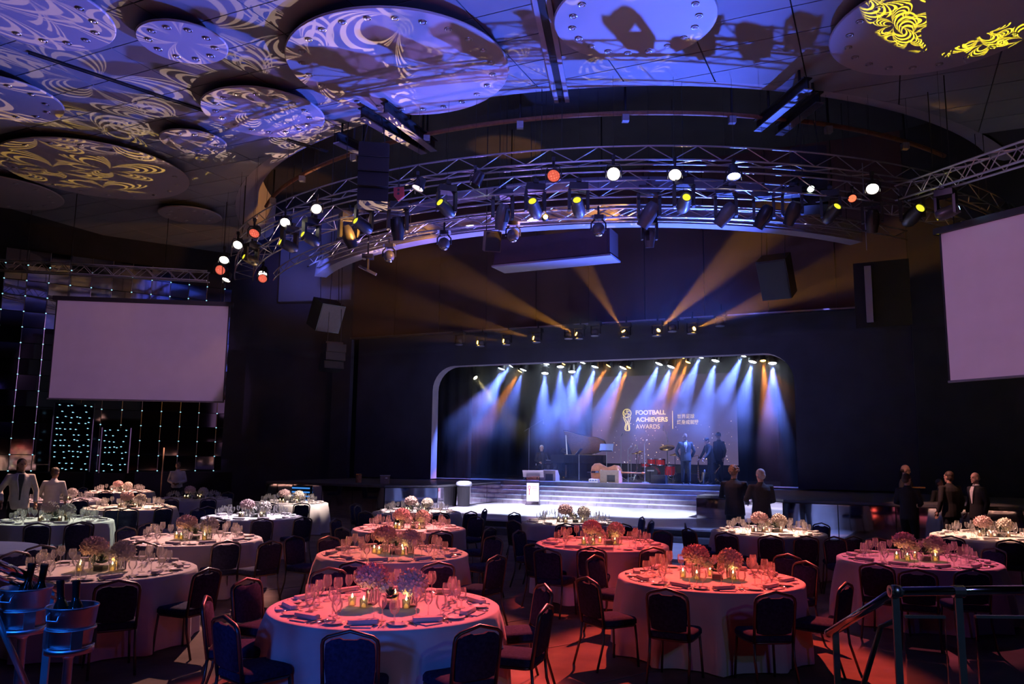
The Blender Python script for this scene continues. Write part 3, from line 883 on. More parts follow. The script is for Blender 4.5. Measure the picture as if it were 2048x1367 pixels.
# grand piano
pp = stg(1113, 30.6)
pn = thing('grand_piano', 'black grand piano with raised lid in front of the dark curtain', 'piano', pp, -AL+math.radians(4))
outl = [(x, -y) for x, y in reversed([(0, -0.75), (0.25, -0.78), (0.9, -0.78), (1.45, -0.70), (1.85, -0.50), (2.05, -0.20), (2.0, 0.15), (1.75, 0.32), (1.35, 0.42), (0.95, 0.58), (0.55, 0.74), (0.0, 0.76)])]
MB().prism(outl, 0.66, 0.98).build('case', 'piano_black', pn)
MB().prism([(x*0.95+0.04, y*0.92) for x, y in outl[1:-1]], 0.975, 0.99).build('iron_plate', 'piano_plate', pn)
Ml = Matrix.Translation((0, 0.76, 1.0)) @ Matrix.Rotation(math.radians(-38), 4, 'X') @ Matrix.Translation((0, -0.76, 0))
lidp = [(max(x, 0.42), y) for x, y in outl]
MB().prism(lidp, 0, 0.03, Ml).build('lid', 'piano_black', pn)
MB().prism([(0.42+(x-0.42)*0.96+0.02, y*0.95) for x, y in lidp], -0.012, 0.0, Ml).build('lid_inside', 'piano_plate', pn)
MB().tube([(0.62, -0.55, 0.98), (0.55, -0.5, 1.76)], 0.022).build('prop_stick', 'ivory', pn)
MB().box((-0.14, 0, 0.69), (0.32, 1.44, 0.12)).build('key_bed', 'piano_black', pn)
kb = MB().box((-0.17, 0, 0.757), (0.16, 1.2, 0.012)).build('keyboard', 'ivory', pn)
mk = MB()
for k in range(36):
    if k % 7 in (2, 6): continue
    mk.box((-0.13, -0.58+1.16*(k+0.5)/36, 0.768), (0.09, 0.012, 0.014))
mk.build('black_keys', 'piano_black', kb)
Md = Matrix.Translation((0.28, 0, 1.10)) @ Matrix.Rotation(math.radians(-68), 4, 'Y')
MB().box((0, 0, 0), (0.30, 0.7, 0.02), Md).build('music_desk', 'piano_black', pn)
MB().box((0.0, -0.05, 0.015), (0.26, 0.42, 0.006), Md).build('sheet_music', 'sheet_blue', pn)
for x, y in ((0.12, -0.6), (0.12, 0.6), (1.7, 0.0)):
    MB().lathe([(0.06, 0.10), (0.075, 0.3), (0.09, 0.66)], 10, Matrix.Translation((x, y, 0))).build('leg', 'piano_black', pn, smooth=True)
    MB().lathe([(0.045, 0), (0.05, 0.05), (0.04, 0.1)], 10, Matrix.Translation((x, y, 0))).build('caster', 'gold_brass', pn)
MB().box((0.45, 0, 0.32), (0.06, 0.3, 0.5)).build('pedal_lyre', 'piano_black', pn)
# piano bench
pb = thing('piano_bench', 'low black bench under the pianist', 'bench', stg(1086, 30.4), -AL)
MB().box((0, 0, 0.45), (0.36, 0.62, 0.08)).build('seat', 'black_plastic', pb)
for x in (-0.14, 0.14):
    for y in (-0.26, 0.26): MB().box((x, y, 0.205), (0.04, 0.04, 0.41)).build('leg', 'piano_black', pb)

def mic_stand(label, loc, h, rot=0, boom=None, tripod=True, light=True):
    t_ = thing('microphone_stand', label, 'microphone stand', loc, rot)
    if tripod:
        for k in range(3):
            a = 2*PI*k/3; bar('leg', (0, 0, 0.16), (0.26*math.cos(a), 0.26*math.sin(a), 0.01), 0.010, 'mic_grey', t_)
    else: MB().lathe([(0.15, 0), (0.15, 0.02), (0.03, 0.035)], 16).build('base', 'mic_grey', t_)
    bar('pole', (0, 0, 0.02), (0, 0, h), 0.012, 'mic_grey', t_)
    if boom:
        a, b = boom; bar('boom', (a[0], 0, h+a[1]), (b[0], 0, h+b[1]), 0.011, 'mic_grey', t_)
        end = V((b[0], 0, h+b[1]))
    else: end = V((0, 0, h))
    d = V((0.3, -0.5, 0.5)) if not boom else V((0.05, 0, -1))
    m_ = MB().lathe([(0.012, 0), (0.018, 0.12), (0.030, 0.135), (0.032, 0.17), (0.02, 0.2), (0.0, 0.205)], 10).build('microphone', 'mic_grey', t_, loc=end, q=zto(d), smooth=True)
    return t_
mic_stand('tall boom microphone stand left of the pianist', stg(1058, 29.6), 2.02, -AL, boom=((-0.22, -0.12), (0.62, 0.36)))
mic_stand('straight microphone stand behind the double bass', stg(1242, 30.2), 1.72, 0)
mic_stand('microphone stand with angled arm beside the drum kit', stg(1256, 28.9), 1.20, 0.4)
mic_stand('round-based microphone stand in front of the bass drum', stg(1289, 28.6), 1.42, 0, tripod=False)
mic_stand('high drum overhead boom microphone stand', stg(1335, 31.6), 1.95, -AL, boom=((0.05, -0.4), (-0.16, 0.22)))
mic_stand('short microphone stand at the left of the drums', stg(1262, 30.6), 1.05, -0.4, boom=((-0.1, -0.1), (0.25, 0.35)))
def music_stand(label, loc, h, mat, rot=0):
    t_ = thing('music_stand', label, 'music stand', loc, rot)
    for k in range(3):
        a = 2*PI*k/3+0.4; bar('leg', (0, 0, 0.18), (0.24*math.cos(a), 0.24*math.sin(a), 0.01), 0.010, 'mic_grey', t_)
    bar('pole', (0, 0, 0.1), (0, 0, h), 0.013, 'mic_grey', t_)
    Mx = Matrix.Translation((0, 0, h+0.10)) @ Matrix.Rotation(math.radians(-22), 4, 'X')
    MB().box((0, 0, 0), (0.52, 0.012, 0.30), Mx).build('desk', mat, t_)
    MB().box((0, -0.03, -0.14), (0.5, 0.06, 0.012), Mx).build('ledge', 'black_metal', t_)
music_stand('blue-lit music stand behind the double bass', stg(1213, 28.7), 1.16, 'sheet_blue', -AL)
t_ = thing('music_stand', 'thin stand holding pale sheet music before the piano', 'music stand', stg(1158, 28.9), -AL)
bar('pole', (0, 0, 0.02), (0, 0, 1.0), 0.012, 'mic_grey', t_)
MB().lathe([(0.13, 0), (0.13, 0.02), (0.02, 0.03)], 12).build('base', 'black_metal', t_)
Mx = Matrix.Translation((0, 0, 1.10)) @ Matrix.Rotation(math.radians(40), 4, 'Y')
MB().box((0, 0, 0), (0.02, 0.3, 0.30), Mx).build('desk', 'black_metal', t_)
MB().box((-0.014, 0, 0), (0.008, 0.26, 0.28), Mx).build('sheet_music', 'paper', t_)

def wedge(label, loc, rot, w_=0.62, h_=0.40, d_=0.42, mat='wedge_wood'):
    t_ = thing('monitor_wedge', label, 'stage monitor', loc, rot)
    prof = [(-d_/2, 0), (d_/2, 0), (d_/2, h_*0.45), (d_*0.05, h_), (-d_/2, h_)]
    Mx = Matrix.Rotation(PI/2, 4, 'Z') @ Matrix.Rotation(PI/2, 4, 'X')
    MB().prism(prof, -w_/2, w_/2, Mx).build('cabinet', mat, t_)
    MB().box((0, d_*0.30, h_*0.74), (w_*0.86, 0.012, h_*0.6), Matrix.Translation((0, d_*0.29, h_*0.74)) @ Matrix.Rotation(math.radians(39), 4, 'X') @ Matrix.Translation((0, -d_*0.30, -h_*0.74))).build('grille', 'grille', t_)
    MB().box((0.06, -d_/2-0.004, h_*0.36), (0.3, 0.012, 0.24)).build('rear_panel', 'black_plastic', t_)
    MB().box((-w_/2-0.005, 0, h_*0.6), (0.012, 0.12, 0.04)).build('handle', 'black_plastic', t_)
wedge('tan stage monitor beside the pianist', stg(1100, 28.1), -AL)
wedge('tan stage monitor leaning near the double bass', stg(1222, 27.95), -AL, 0.70, 0.44)
wedge('small dark stage monitor in front of the drums', stg(1318, 28.3), -AL, 0.52, 0.30, 0.36, 'black_plastic')
wedge('dark stage monitor behind the standing musician', stg(1366, 30.0), -AL+0.5, 0.6, 0.36, 0.4, 'black_plastic')
wedge('dark stage monitor beside the saxophones', stg(1388, 29.6), -AL-0.4, 0.5, 0.34, 0.4, 'black_plastic')

# double bass lying on its side
b0 = stg(1212, 28.5)
db = thing('double_bass', 'brown double bass lying on its side across the stage', 'double bass', b0, -AL-0.05)
shape = [(-0.62, 0.0), (-0.60, 0.20), (-0.48, 0.32), (-0.28, 0.34), (-0.10, 0.25), (0.02, 0.19), (0.16, 0.22), (0.30, 0.28), (0.46, 0.26), (0.55, 0.14), (0.58, 0.0)]
full = shape + [(x, -y) for x, y in reversed(shape[1:-1])]
Mb = Matrix.Translation((0, 0.1, 0.34)) @ Matrix.Rotation(math.radians(82), 4, 'X')
mbb = MB(); rings_ = []
for (s, z) in ((0.86, -0.11), (0.98, -0.09), (1.0, -0.07), (1.0, 0.07), (0.98, 0.09), (0.80, 0.115)):
    rings_.append([Mb @ V((x*s, y*s, z)) for x, y in full])
mbb.rings(rings_); mbb.build('body', 'bass_wood', db, smooth=True)
MB().tube([Mb @ V((0.45, 0, 0.13)), Mb @ V((0.85, 0, 0.11)), Mb @ V((1.35, 0, 0.08))], [0.035, 0.03, 0.022], 8).build('neck', 'bass_wood', db, smooth=True)
MB().ell(tuple(Mb @ V((1.42, 0, 0.08))), (0.08, 0.045, 0.045), 8, 6).build('scroll', 'bass_wood', db, smooth=True)
MB().box((-0.18, 0, 0.15), (0.03, 0.16, 0.09), Mb).build('bridge', 'wax', db)
MB().box((-0.42, 0, 0.14), (0.30, 0.07, 0.03), Mb, taper=0.8).build('tailpiece', 'piano_black', db)
for k in range(4):
    y = -0.03+0.02*k; bar('string', Mb @ V((-0.4, y, 0.165)), Mb @ V((1.35, y*0.6, 0.105)), 0.003, 'mic_grey', db)
bar('endpin', Mb @ V((-0.62, 0, 0)), Mb @ V((-0.80, 0, 0)), 0.008, 'chrome', db)

# drum kit: each drum and cymbal stands by itself
dk = stg(1303, 29.6)
def rel(dx, dy, z=0): return dk + V((dx*CA+dy*SA, -dx*SA+dy*CA, z))
def drum(name, label, loc, r, h, axis=None, legs=0, mat='drum_red', skin='drum_skin'):
    t_ = thing(name, label, 'drum', loc, -AL)
    Mx = Matrix.Identity(4) if axis is None else Matrix.Translation((0, 0, 0)) @ zto(axis).to_matrix().to_4x4()
    z0 = 0 if axis is not None else 0
    MB().lathe([(r, z0), (r, z0+h)], 24, Mx, cap=False).build('shell', mat, t_, smooth=True)
    for z in (z0, z0+h):
        MB().lathe([(r*1.02, z-0.02), (r*1.05, z-0.01), (r*1.05, z+0.01), (r*1.02, z+0.02)], 24, Mx, cap=False).build('hoop', 'chrome', t_, smooth=True)
    MB().lathe([(r*0.99, z0+h), (r*0.99, z0+h+0.004)], 24, Mx).build('skin', skin, t_)
    MB().lathe([(r*0.99, z0-0.004), (r*0.99, z0)], 24, Mx).build('under_skin', skin, t_)
    for k in range(6):
        a = 2*PI*k/6; bar('lug', Mx @ V((r*1.03*math.cos(a), r*1.03*math.sin(a), z0)), Mx @ V((r*1.03*math.cos(a), r*1.03*math.sin(a), z0+h)), 0.008, 'chrome', t_)
    for k in range(legs):
        a = 2*PI*k/legs+0.5
        bar('leg', (r*math.cos(a), r*math.sin(a), h*0.6), (r*1.15*math.cos(a), r*1.15*math.sin(a), -loc.z+SZ+0.005), 0.009, 'chrome', t_)
    return t_
o = drum('bass_drum', 'black-fronted bass drum of the red drum kit', rel(-0.02, -0.15, 0.30), 0.285, 0.42, axis=(0, 1, 0), skin='grille')
MB().box((0.02, -0.008, 0.13), (0.26, 0.01, 0.05)).build('pale_print', 'mic_grey', o)
for s in (-1, 1): bar('spur', (s*0.25, 0.05, -0.1), (s*0.36, -0.05, -0.29), 0.010, 'chrome', o)
drum('rack_tom', 'small red tom-tom above the bass drum', rel(-0.02, 0.05, 0.66), 0.15, 0.2, legs=0)
drum('rack_tom', 'second red tom-tom right of the smaller one', rel(0.32, 0.08, 0.63), 0.17, 0.22, legs=0)
drum('floor_tom', 'red floor tom on three chrome legs', rel(0.62, 0.32, 0.25), 0.20, 0.36, legs=3)
drum('snare_drum', 'shallow red snare drum at the left of the kit', rel(-0.34, 0.42, 0.55), 0.18, 0.14, legs=3)
def cymbal(label, loc, h, r, tilt, lean=0.0):
    t_ = thing('cymbal_stand', label, 'cymbal', loc, -AL)
    for k in range(3):
        a = 2*PI*k/3+0.3; bar('leg', (0, 0, 0.38), (0.30*math.cos(a), 0.30*math.sin(a), 0.01), 0.012, 'chrome', t_)
    bar('pole', (0, 0, 0.1), (lean, 0, h), 0.013, 'chrome', t_)
    MB().lathe([(r, 0), (r*0.4, 0.03), (r*0.2, 0.04), (r*0.14, 0.06), (0.0, 0.065)], 28).build('cymbal_plate', 'cymbal', t_, loc=(lean, 0, h), q=Quaternion((1, 0, 0), math.radians(tilt)), smooth=True)
cymbal('large gold crash cymbal tilted above the drum kit', rel(0.52, 0.30), 1.28, 0.29, 24)
cymbal('gold ride cymbal at the right of the drum kit', rel(0.86, 0.10), 1.02, 0.20, 10)
cymbal('dark-edged hi-hat cymbal at the left of the drum kit', rel(-0.62, 0.15), 1.05, 0.22, 4)
cymbal('splash cymbal on the leaning stand left of the drums', rel(-0.55, -0.25), 1.12, 0.13, 12, lean=0.18)
# saxophones
def sax(label, loc, h, rot, lean, mat='gold_brass', fat=1.0):
    t_ = thing('saxophone', label, 'saxophone', loc, rot)
    k = h
    body = [(0.02, 0, k), (0.0, 0, 0.85*k), (0.0, 0, 0.5*k), (0.0, 0, 0.18*k), (0.05, 0, 0.07*k), (0.12, 0, 0.09*k), (0.16, 0, 0.2*k), (0.21, 0, 0.42*k)]
    rad = [0.012, 0.018, 0.028, 0.038, 0.045, 0.05, 0.06, 0.09]
    q_ = Quaternion((0, 1, 0), lean)
    MB().tube(body, [r*fat for r in rad], 12, cap=False).build('body', mat, t_, smooth=True, q=q_)
    MB().tube([(0.02, 0, k), (-0.02, 0, 1.03*k), (-0.12, 0, 1.0*k)], [0.013, 0.011, 0.008], 8).build('neck', mat, t_, smooth=True, q=q_)
    MB().tube([(-0.12, 0, 1.0*k), (-0.19, 0, 0.985*k)], [0.011, 0.007], 8).build('mouthpiece', 'black_plastic', t_, q=q_)
    kk = MB()
    for i in range(7): kk.lathe([(0.022, 0), (0.022, 0.012)], 8, Matrix.Translation((0.0, -0.035*fat, (0.25+0.08*i)*k)) @ Matrix.Rotation(PI/2, 4, 'X'))
    kk.build('keys', 'chrome', t_, q=q_)
    for i in range(3):
        a = 2*PI*i/3; bar('stand_leg', (0.02, 0, 0.16), (0.22*math.cos(a), 0.22*math.sin(a), 0.01), 0.009, 'black_metal', t_)
sax('upright silvery-gold baritone saxophone on a floor stand', stg(1396, 29.0), 0.98, -AL, 0.0, fat=1.15)
sax('gold tenor saxophone leaning on its stand near two men', stg(1413, 29.0), 0.80, -AL, 0.62)
t_ = thing('microphone_stand', 'low microphone stand between the two saxophones', 'microphone stand', stg(1405, 28.6), 0.2)
bar('pole', (0, 0, 0), (0.05, 0, 0.42), 0.012, 'mic_grey', t_); MB().lathe([(0.12, 0), (0.12, 0.02), (0.02, 0.03)], 12).build('base', 'black_metal', t_)
MB().ell((0.06, 0, 0.46), (0.035, 0.035, 0.06), 8, 6).build('microphone', 'mic_grey', t_, smooth=True)
# power box and towel at the lip
t_ = thing('power_box', 'small white power box with sockets at the stage edge', 'power box', stg(1188, 27.9), -AL)
MB().box((0, 0, 0.06), (0.34, 0.22, 0.12)).build('case', 'shirt_white', t_)
for k in range(3): MB().box((-0.1+0.1*k, -0.112, 0.07), (0.06, 0.01, 0.05)).build('socket', 'sheet_blue', t_)
MB().tube([(0.17, 0, 0.05), (0.5, -0.1, 0.03), (0.62, -0.28, 0.0), (0.72, -0.32, -0.12), (0.85, -0.3, -0.1), (0.9, -0.1, 0.02)], 0.012, 6).build('cable', 'shirt_white', t_)

# lectern on the dance floor
lp = atc(1066, 1000, 25.75); lp.z = DF
lt = thing('lectern', 'clear acrylic lectern with slanted white top on the dance floor', 'lectern', lp, -AL+0.35)
MB().box((0, 0, 0.02), (0.52, 0.44, 0.03)).build('base', 'acrylic', lt)
for s in (-1, 1): MB().box((s*0.22, 0.0, 0.52), (0.02, 0.34, 0.98)).build('side_panel', 'acrylic', lt)
MB().box((0, -0.16, 0.44), (0.42, 0.015, 0.62)).build('front_panel', 'acrylic_white', lt)
MB().box((0, -0.16, 0.89), (0.42, 0.015, 0.2)).build('clear_panel', 'acrylic', lt)
Mt = Matrix.Translation((0, 0, 1.06)) @ Matrix.Rotation(math.radians(-26), 4, 'X')
MB().box((0, 0, 0), (0.72, 0.50, 0.03), Mt).build('top', 'acrylic_white', lt)
e_ = MB(); e_.tube([(-0.12+0.035*math.cos(2*PI*i/16), -0.172, 0.60+0.05*math.sin(2*PI*i/16)) for i in range(16)], 0.010, 5, closed=True)
e_.tube([(-0.12, -0.172, 0.55), (-0.125, -0.172, 0.44), (-0.12, -0.172, 0.36)], [0.02, 0.010, 0.022], 6); e_.build('emblem', 'red_case', lt)
mt_ = MB()
for k in range(3): mt_.box((0.06, -0.17, 0.62-0.06*k), (0.18, 0.004, 0.018))
mt_.build('printed_lines', 'lip', lt)
MB().tube([(0.12, 0.05, 1.08), (0.12, 0.0, 1.25), (0.10, -0.05, 1.36)], 0.008, 6).build('gooseneck', 'black_metal', lt)
MB().ell((0.10, -0.06, 1.38), (0.018, 0.018, 0.04), 8, 6).build('microphone', 'mic_grey', lt)
MB().tube([(-0.2, 0.05, 1.08), (-0.2, 0.02, 1.22), (0.05, -0.02, 1.32)], 0.008, 6).build('gooseneck', 'black_metal', lt)

# bits on the left deck
t_ = thing('deck_stool', 'small round stool coloured as if orange-lit on the left mirrored deck', 'can light', SP(-16.2, 22.6, 1.06), 0)
MB().lathe([(0.09, 0), (0.10, 0.02), (0.10, 0.28), (0.085, 0.30)], 16).build('can', 'rust_pipe', t_, smooth=False)  # orange light on the stool is put into its rust colour
MB().lathe([(0.105, 0.26), (0.105, 0.285)], 16).build('ring', 'gold_brass', t_)
t_ = thing('stage_cube', 'squat dark pedestal box with lit top on left deck', 'box', SP(-15.0, 22.4, 1.06), 0)
MB().box((0, 0, 0.13), (0.28, 0.26, 0.26)).build('carcass', 'wedge_wood', t_)
MB().box((0, 0, 0.27), (0.31, 0.29, 0.025)).build('lid', 'mic_grey', t_)
MB().box((0.06, -0.135, 0.19), (0.07, 0.01, 0.05)).build('label_plate', 'paper', t_)
t_ = thing('waste_bin', 'tall black bin with a pale plastic bag beside the steps', 'bin', SP(-13.55, 24.6, 0.0) + V((0.35, -1.2, DF)), -AL)
MB().lathe([(0.20, 0), (0.24, 0.72), (0.25, 0.74), (0.235, 0.74)], 18).build('drum', 'black_wall', t_, smooth=False)
MB().lathe([(0.255, 0.66), (0.27, 0.72), (0.25, 0.79), (0.15, 0.83), (0.0, 0.80)], 14).build('liner_bag', 'bag_plastic', t_, smooth=True)
MB().box((0.235, 0, 0.4), (0.02, 0.06, 0.62)).build('edge_bar', 'brushed', t_)
t_ = thing('cocktail_stand', 'thin stand with an amber-lit ledge on the right deck', 'stand', SP(0.55, 21.6, 1.06), -AL)
bar('post', (0, 0, 0), (0, 0, 0.33), 0.012, 'brushed', t_); MB().box((0.12, 0, 0.34), (0.3, 0.2, 0.03)).build('ledge', 'gold_brass', t_); MB().lathe([(0.1, 0), (0.1, 0.015), (0.02, 0.02)], 12).build('base', 'black_metal', t_)
# ------------------------------------------------------------------ table plan (surveyed)
TR = 0.985
def grd_(px, dist):
    p = aty(px, 950, dist); return V((p.x, p.y, 0))
TABLES = {}
def tbl(k, x0, x1, y, phrase, col, watts, cone=13):
    c = atz((x0+x1)/2, y, 0.75)
    TABLES[k] = dict(c=V((c.x, c.y, 0)), phrase=phrase, col=col, w=watts, cone=cone)
tbl('T1', 546, 995, 1211, 'the nearest pink table', (1.0, 0.11, 0.11), 15300, 18)
tbl('T2', 14, 391, 1138, 'the table behind the ice buckets', (1.0, 0.45, 0.38), 9240)
tbl('T3', 1237, 1601, 1155, 'the red table beside the handrail', (1.0, 0.09, 0.06), 14400, 20)
tbl('T4', 1667, 2002, 1119, 'the magenta table beyond the handrail', (1.0, 0.14, 0.22), 5200)
tbl('T5', 1864, 2110, 1072, 'the peach table at the right edge', (1.0, 0.48, 0.32), 11200)
tbl('T6', 1422, 1651, 1063, 'the table before two suited men', (1.0, 0.50, 0.36), 11050)
tbl('T7', 1071, 1336, 1087, 'the dim red table right of centre', (1.0, 0.10, 0.08), 6600)
tbl('T8', 1045, 1244, 1044, 'the cream table before the lectern', (1.0, 0.72, 0.62), 6240)
tbl('T9', 637, 936, 1106, 'the second pink table from front', (1.0, 0.18, 0.12), 9750)
tbl('T10', 706, 932, 1056, 'the third pink table from front', (1.0, 0.23, 0.20), 10500)
tbl('T11', 744, 923, 1023, 'the white table nearest the left deck', (1.0, 0.70, 0.68), 9750)
tbl('T12', 246, 527, 1077, 'the rosy table left of centre', (1.0, 0.45, 0.38), 11700)
tbl('T13', 401, 610, 1033, 'the lavender table left of centre', (0.90, 0.72, 0.88), 10400)
tbl('T14', 495, 662, 1005, 'the far white table by blue chairs', (1.0, 0.75, 0.66), 9600)
tbl('T15', -20, 238, 1041, 'the greenish white table at left', (0.75, 0.78, 0.62), 9240)
tbl('T16', 165, 357, 1014, 'the peach table under the screen', (1.0, 0.52, 0.36), 14400)
tbl('T17', 169, 313, 983, 'the farthest table by the mirrors', (1.0, 0.48, 0.36), 16200)
tbl('T18', 313, 463, 997, 'the farthest table under screen corner', (1.0, 0.52, 0.40), 10400)
tbl('T19', 50, 200, 1000, 'the table beside the two waiters', (1.0, 0.50, 0.45), 9000)
tbl('T20', -190, 6, 1098, 'the sliver of table at left edge', (0.9, 0.7, 1.15), 1500)

# ------------------------------------------------------------------ trusses
def ring_pt(R, z, deg):
    a = math.radians(deg); return V((RC.x+R*math.cos(a), RC.y+R*math.sin(a), z))
def truss(label, chords, a0, a1, step, r=0.022, rb=0.012, pairs=None, name='lighting_truss'):
    """chords: list of (R, z); braces zigzag between the listed pairs of chords"""
    t_ = thing(name, label, 'truss', (0, 0, 0))
    n = int((a1-a0)/1.5)
    for R, z in chords:
        MB().tube([ring_pt(R, z, a0+(a1-a0)*i/n) for i in range(n+1)], r, 6).build('chord', 'truss_alu', t_, smooth=True)
    k = int((a1-a0)/step)
    for (i, j) in (pairs or [(0, 1)]):
        for q in range(k):
            s0, s1 = a0+(a1-a0)*q/k, a0+(a1-a0)*(q+1)/k
            A, B = (chords[i], chords[j]) if q % 2 == 0 else (chords[j], chords[i])
            bar('brace', ring_pt(A[0], A[1], s0), ring_pt(B[0], B[1], s1), rb, 'truss_alu', t_, 5)
    for i in range(5):
        a = a0+(a1-a0)*(i+0.5)/5
        R, z = chords[0]
        bar('hanger', ring_pt(R, z, a), ring_pt(R, 11.0, a), 0.01, 'black_metal', t_, 5)
    return t_
truss('uppermost curved ladder truss of the lighting ring', [(14.25, 8.95), (14.25, 8.63), (13.95, 8.63)], 200, 318, 2.2, pairs=[(0, 1), (1, 2)])
truss('middle curved box truss carrying the round par lights', [(14.1, 8.42), (14.1, 8.02), (13.5, 8.42), (13.5, 8.02)], 196, 318, 2.6, pairs=[(0, 1), (1, 3), (2, 3)])
truss('inner curved truss behind the moving heads', [(12.2, 8.25), (12.2, 7.92), (11.9, 7.92), (11.9, 8.25)], 212, 296, 2.8, pairs=[(0, 1), (2, 3)])
truss('lower curved pipe truss behind the moving heads', [(12.9, 7.95), (12.9, 7.72)], 204, 300, 2.4)
# straight truss over the right screen
def line_truss(label, a, b, h=0.35, n=14):
    t_ = thing('straight_truss', label, 'truss', a)
    a_, b_ = V((0, 0, 0)), V(b)-V(a)
    sd = V((b_.y, -b_.x, 0)).normalized()*0.3
    cs = [V((0, 0, 0)), V((0, 0, -h)), sd, sd+V((0, 0, -h))]
    for c in cs: bar('chord', a_+c, b_+c, 0.024, 'truss_alu', t_)
    for (i, j) in ((0, 1), (2, 3), (0, 2)):
        for q in range(n):
            A, B = (cs[i], cs[j]) if q % 2 == 0 else (cs[j], cs[i])
            bar('brace', a_+(b_-a_)*q/n+A, a_+(b_-a_)*(q+1)/n+B, 0.012, 'truss_alu', t_, 5)
    for f in (0.2, 0.8): bar('hanger', b_*f, b_*f+V((0, 0, 10.4-a[2])), 0.012, 'black_metal', t_, 5)
line_truss('dark straight truss above the right projection screen', aty(1815, 372, 18.0), aty(2160, 255, 12.5))
line_truss('dim straight truss above the left projection screen', aty(-40, 520, 27.0), aty(420, 545, 27.5), n=22)
# curved pipe with lamp brackets in the void
cp = thing('curved_pipe', 'curved rust-coloured pipe on brackets above the lighting trusses', 'pipe', (0, 0, 0))
MB().tube([ring_pt(13.3, 10.15, 205+i*1.6) for i in range(64)], 0.06, 8).build('pipe', 'rust_pipe', cp, smooth=True)
for k in range(9):
    p = ring_pt(13.3, 10.15, 210+11*k)
    bar('bracket', p, p+V((0, 0, 0.9)), 0.03, 'black_metal', cp)
    MB().box((0, 0, 0), (0.16, 0.16, 0.16)).build('junction_box', 'mic_grey', cp, loc=p-V((0, 0, 0.13)))
# rigging beams at the ceiling edge
def ibeam(label, p, q, z):
    a, b = atz(*p, z), atz(*q, z); d = b-a; L_ = d.length
    t_ = thing('rigging_beam', label, 'beam', a, math.atan2(d.y, d.x))
    for zz in (0, 0.26): MB().box((L_/2, 0, zz), (L_, 0.2, 0.03)).build('flange', 'brushed' if zz == 0 else 'black_metal', t_)
    MB().box((L_/2, 0, 0.13), (L_, 0.03, 0.24)).build('web', 'black_metal', t_)
    for x in (0.15*L_, 0.75*L_): bar('hanger', (x, 0, 0.27), (x, 0, 10.5-z+0.3), 0.03, 'black_metal', t_)
ibeam('upper steel rigging beam at the left ceiling edge', (768, 226), (868, 302), 9.9)
ibeam('lower steel rigging beam beside the first at left', (722, 236), (848, 307), 9.9)
ibeam('short steel beam left of the black line array', (672, 285), (742, 318), 9.9)
ibeam('steel rigging beam at the right ceiling edge', (1617, 178), (1515, 262), 9.9)
ibeam('second steel rigging beam at the right ceiling edge', (1640, 205), (1558, 270), 9.9)

def drop_wire(t_, loc):
    d = math.hypot(loc[0]-RC.x, loc[1]-RC.y)
    top = 12.21 if d < RR-0.8 else (10.95 if d < RR else 10.56)
    bar('safety_wire', (0, 0, 0.0), (0, 0, top-loc[2]), 0.0035, 'black_metal', t_, 4)
# ------------------------------------------------------------------ fixtures
PAR_BODY = smooth_angle(MB().lathe([(0.06, -0.30), (0.10, -0.28), (0.13, -0.10), (0.15, -0.02), (0.15, 0.0), (0.135, 0.0), (0.13, -0.03)], 18).mesh('can', 'black_plastic'), 35)
PAR_LENS = {}
YOKE = MB().tube([(0.165, 0, -0.08), (0.17, 0, 0.12), (0.12, 0, 0.2), (-0.12, 0, 0.2), (-0.17, 0, 0.12), (-0.165, 0, -0.08)], 0.014, 6).mesh('yoke', 'black_metal')
CLAMP = MB().tube([(0, 0, 0.2), (0, 0, 0.34)], 0.03, 8).box((0, 0, 0.37), (0.07, 0.09, 0.09)).mesh('clamp', 'black_metal')
def par(label, loc, aim, lens='lens_white', size=1.0, light=None):
    t_ = thing('par_light', label, 'par light', loc, group='round par lights on the ring')
    if lens not in PAR_LENS:
        PAR_LENS[lens] = MB().lathe([(0.13, -0.028), (0.09, -0.018), (0.0, -0.012)], 18).mesh('lens', lens, True)
    d = V(aim)-V(loc); q = zto(d)
    obj('can', PAR_BODY, t_, q=q, scale=size); obj('lens', PAR_LENS[lens], t_, q=q, scale=size)
    a = math.atan2(d.y, d.x)-PI/2
    obj('yoke', YOKE, t_, rotz=a, scale=size); obj('clamp', CLAMP, t_, scale=size); drop_wire(t_, loc)
    if light:
        for (aim2, col, w_, cone, bl) in light:
            d2 = (V(aim2)-V(loc)).normalized()
            o = spot('par_beam', V(loc)+d2*0.06*size, aim2, col, w_, cone, bl, 0.08)
    return t_
def T_(k, z=0.75): return TABLES[k]['c'] + V((0, 0, z))
def tl(k, cone=None, f=1.0):
    d = TABLES[k]; return (T_(k), d['col'], d['w']*f, cone or d['cone'], 0.35)
pz = 8.2
CAMA = V((0, 0, 2))
def pxp(x, y, z=pz): return atz(x, y, z)
par('bright white par light on the left trusses, second from its bend', pxp(570, 445), T_('T12'), 'lens_white', 0.95, [tl('T12'), tl('T2')])
par('bright white par light nearest the line array on the left trusses', pxp(633, 418), T_('T9'), 'lens_white', 0.95, [tl('T9')])
par('bright white par light where the left truss bends down', pxp(475, 490), T_('T15'), 'lens_white', 1.0, [tl('T15'), tl('T16'), tl('T20')])
par('narrow white par light above the red one at far left', pxp(448, 520), T_('T16'), 'lens_white', 1.1, [tl('T19')])
par('lowest small white par light at far left', pxp(452, 560), T_('T17'), 'lens_white', 1.1, [tl('T17')])
par('white par light just above the red one under left trusses', pxp(525, 548), T_('T18'), 'lens_white', 1.1, [tl('T18')])
par('red LED par light hanging lowest at far left', pxp(440, 540), V((-9, 10, 0)), 'lens_red', 1.25)
par('red LED par light above the left truss bend', pxp(508, 467), V((-8, 14, 0)), 'lens_red', 1.1)
par('red LED par light beneath a white one under left trusses', pxp(525, 557, 8.0), V((-6, 12, 0)), 'lens_red', 1.1)
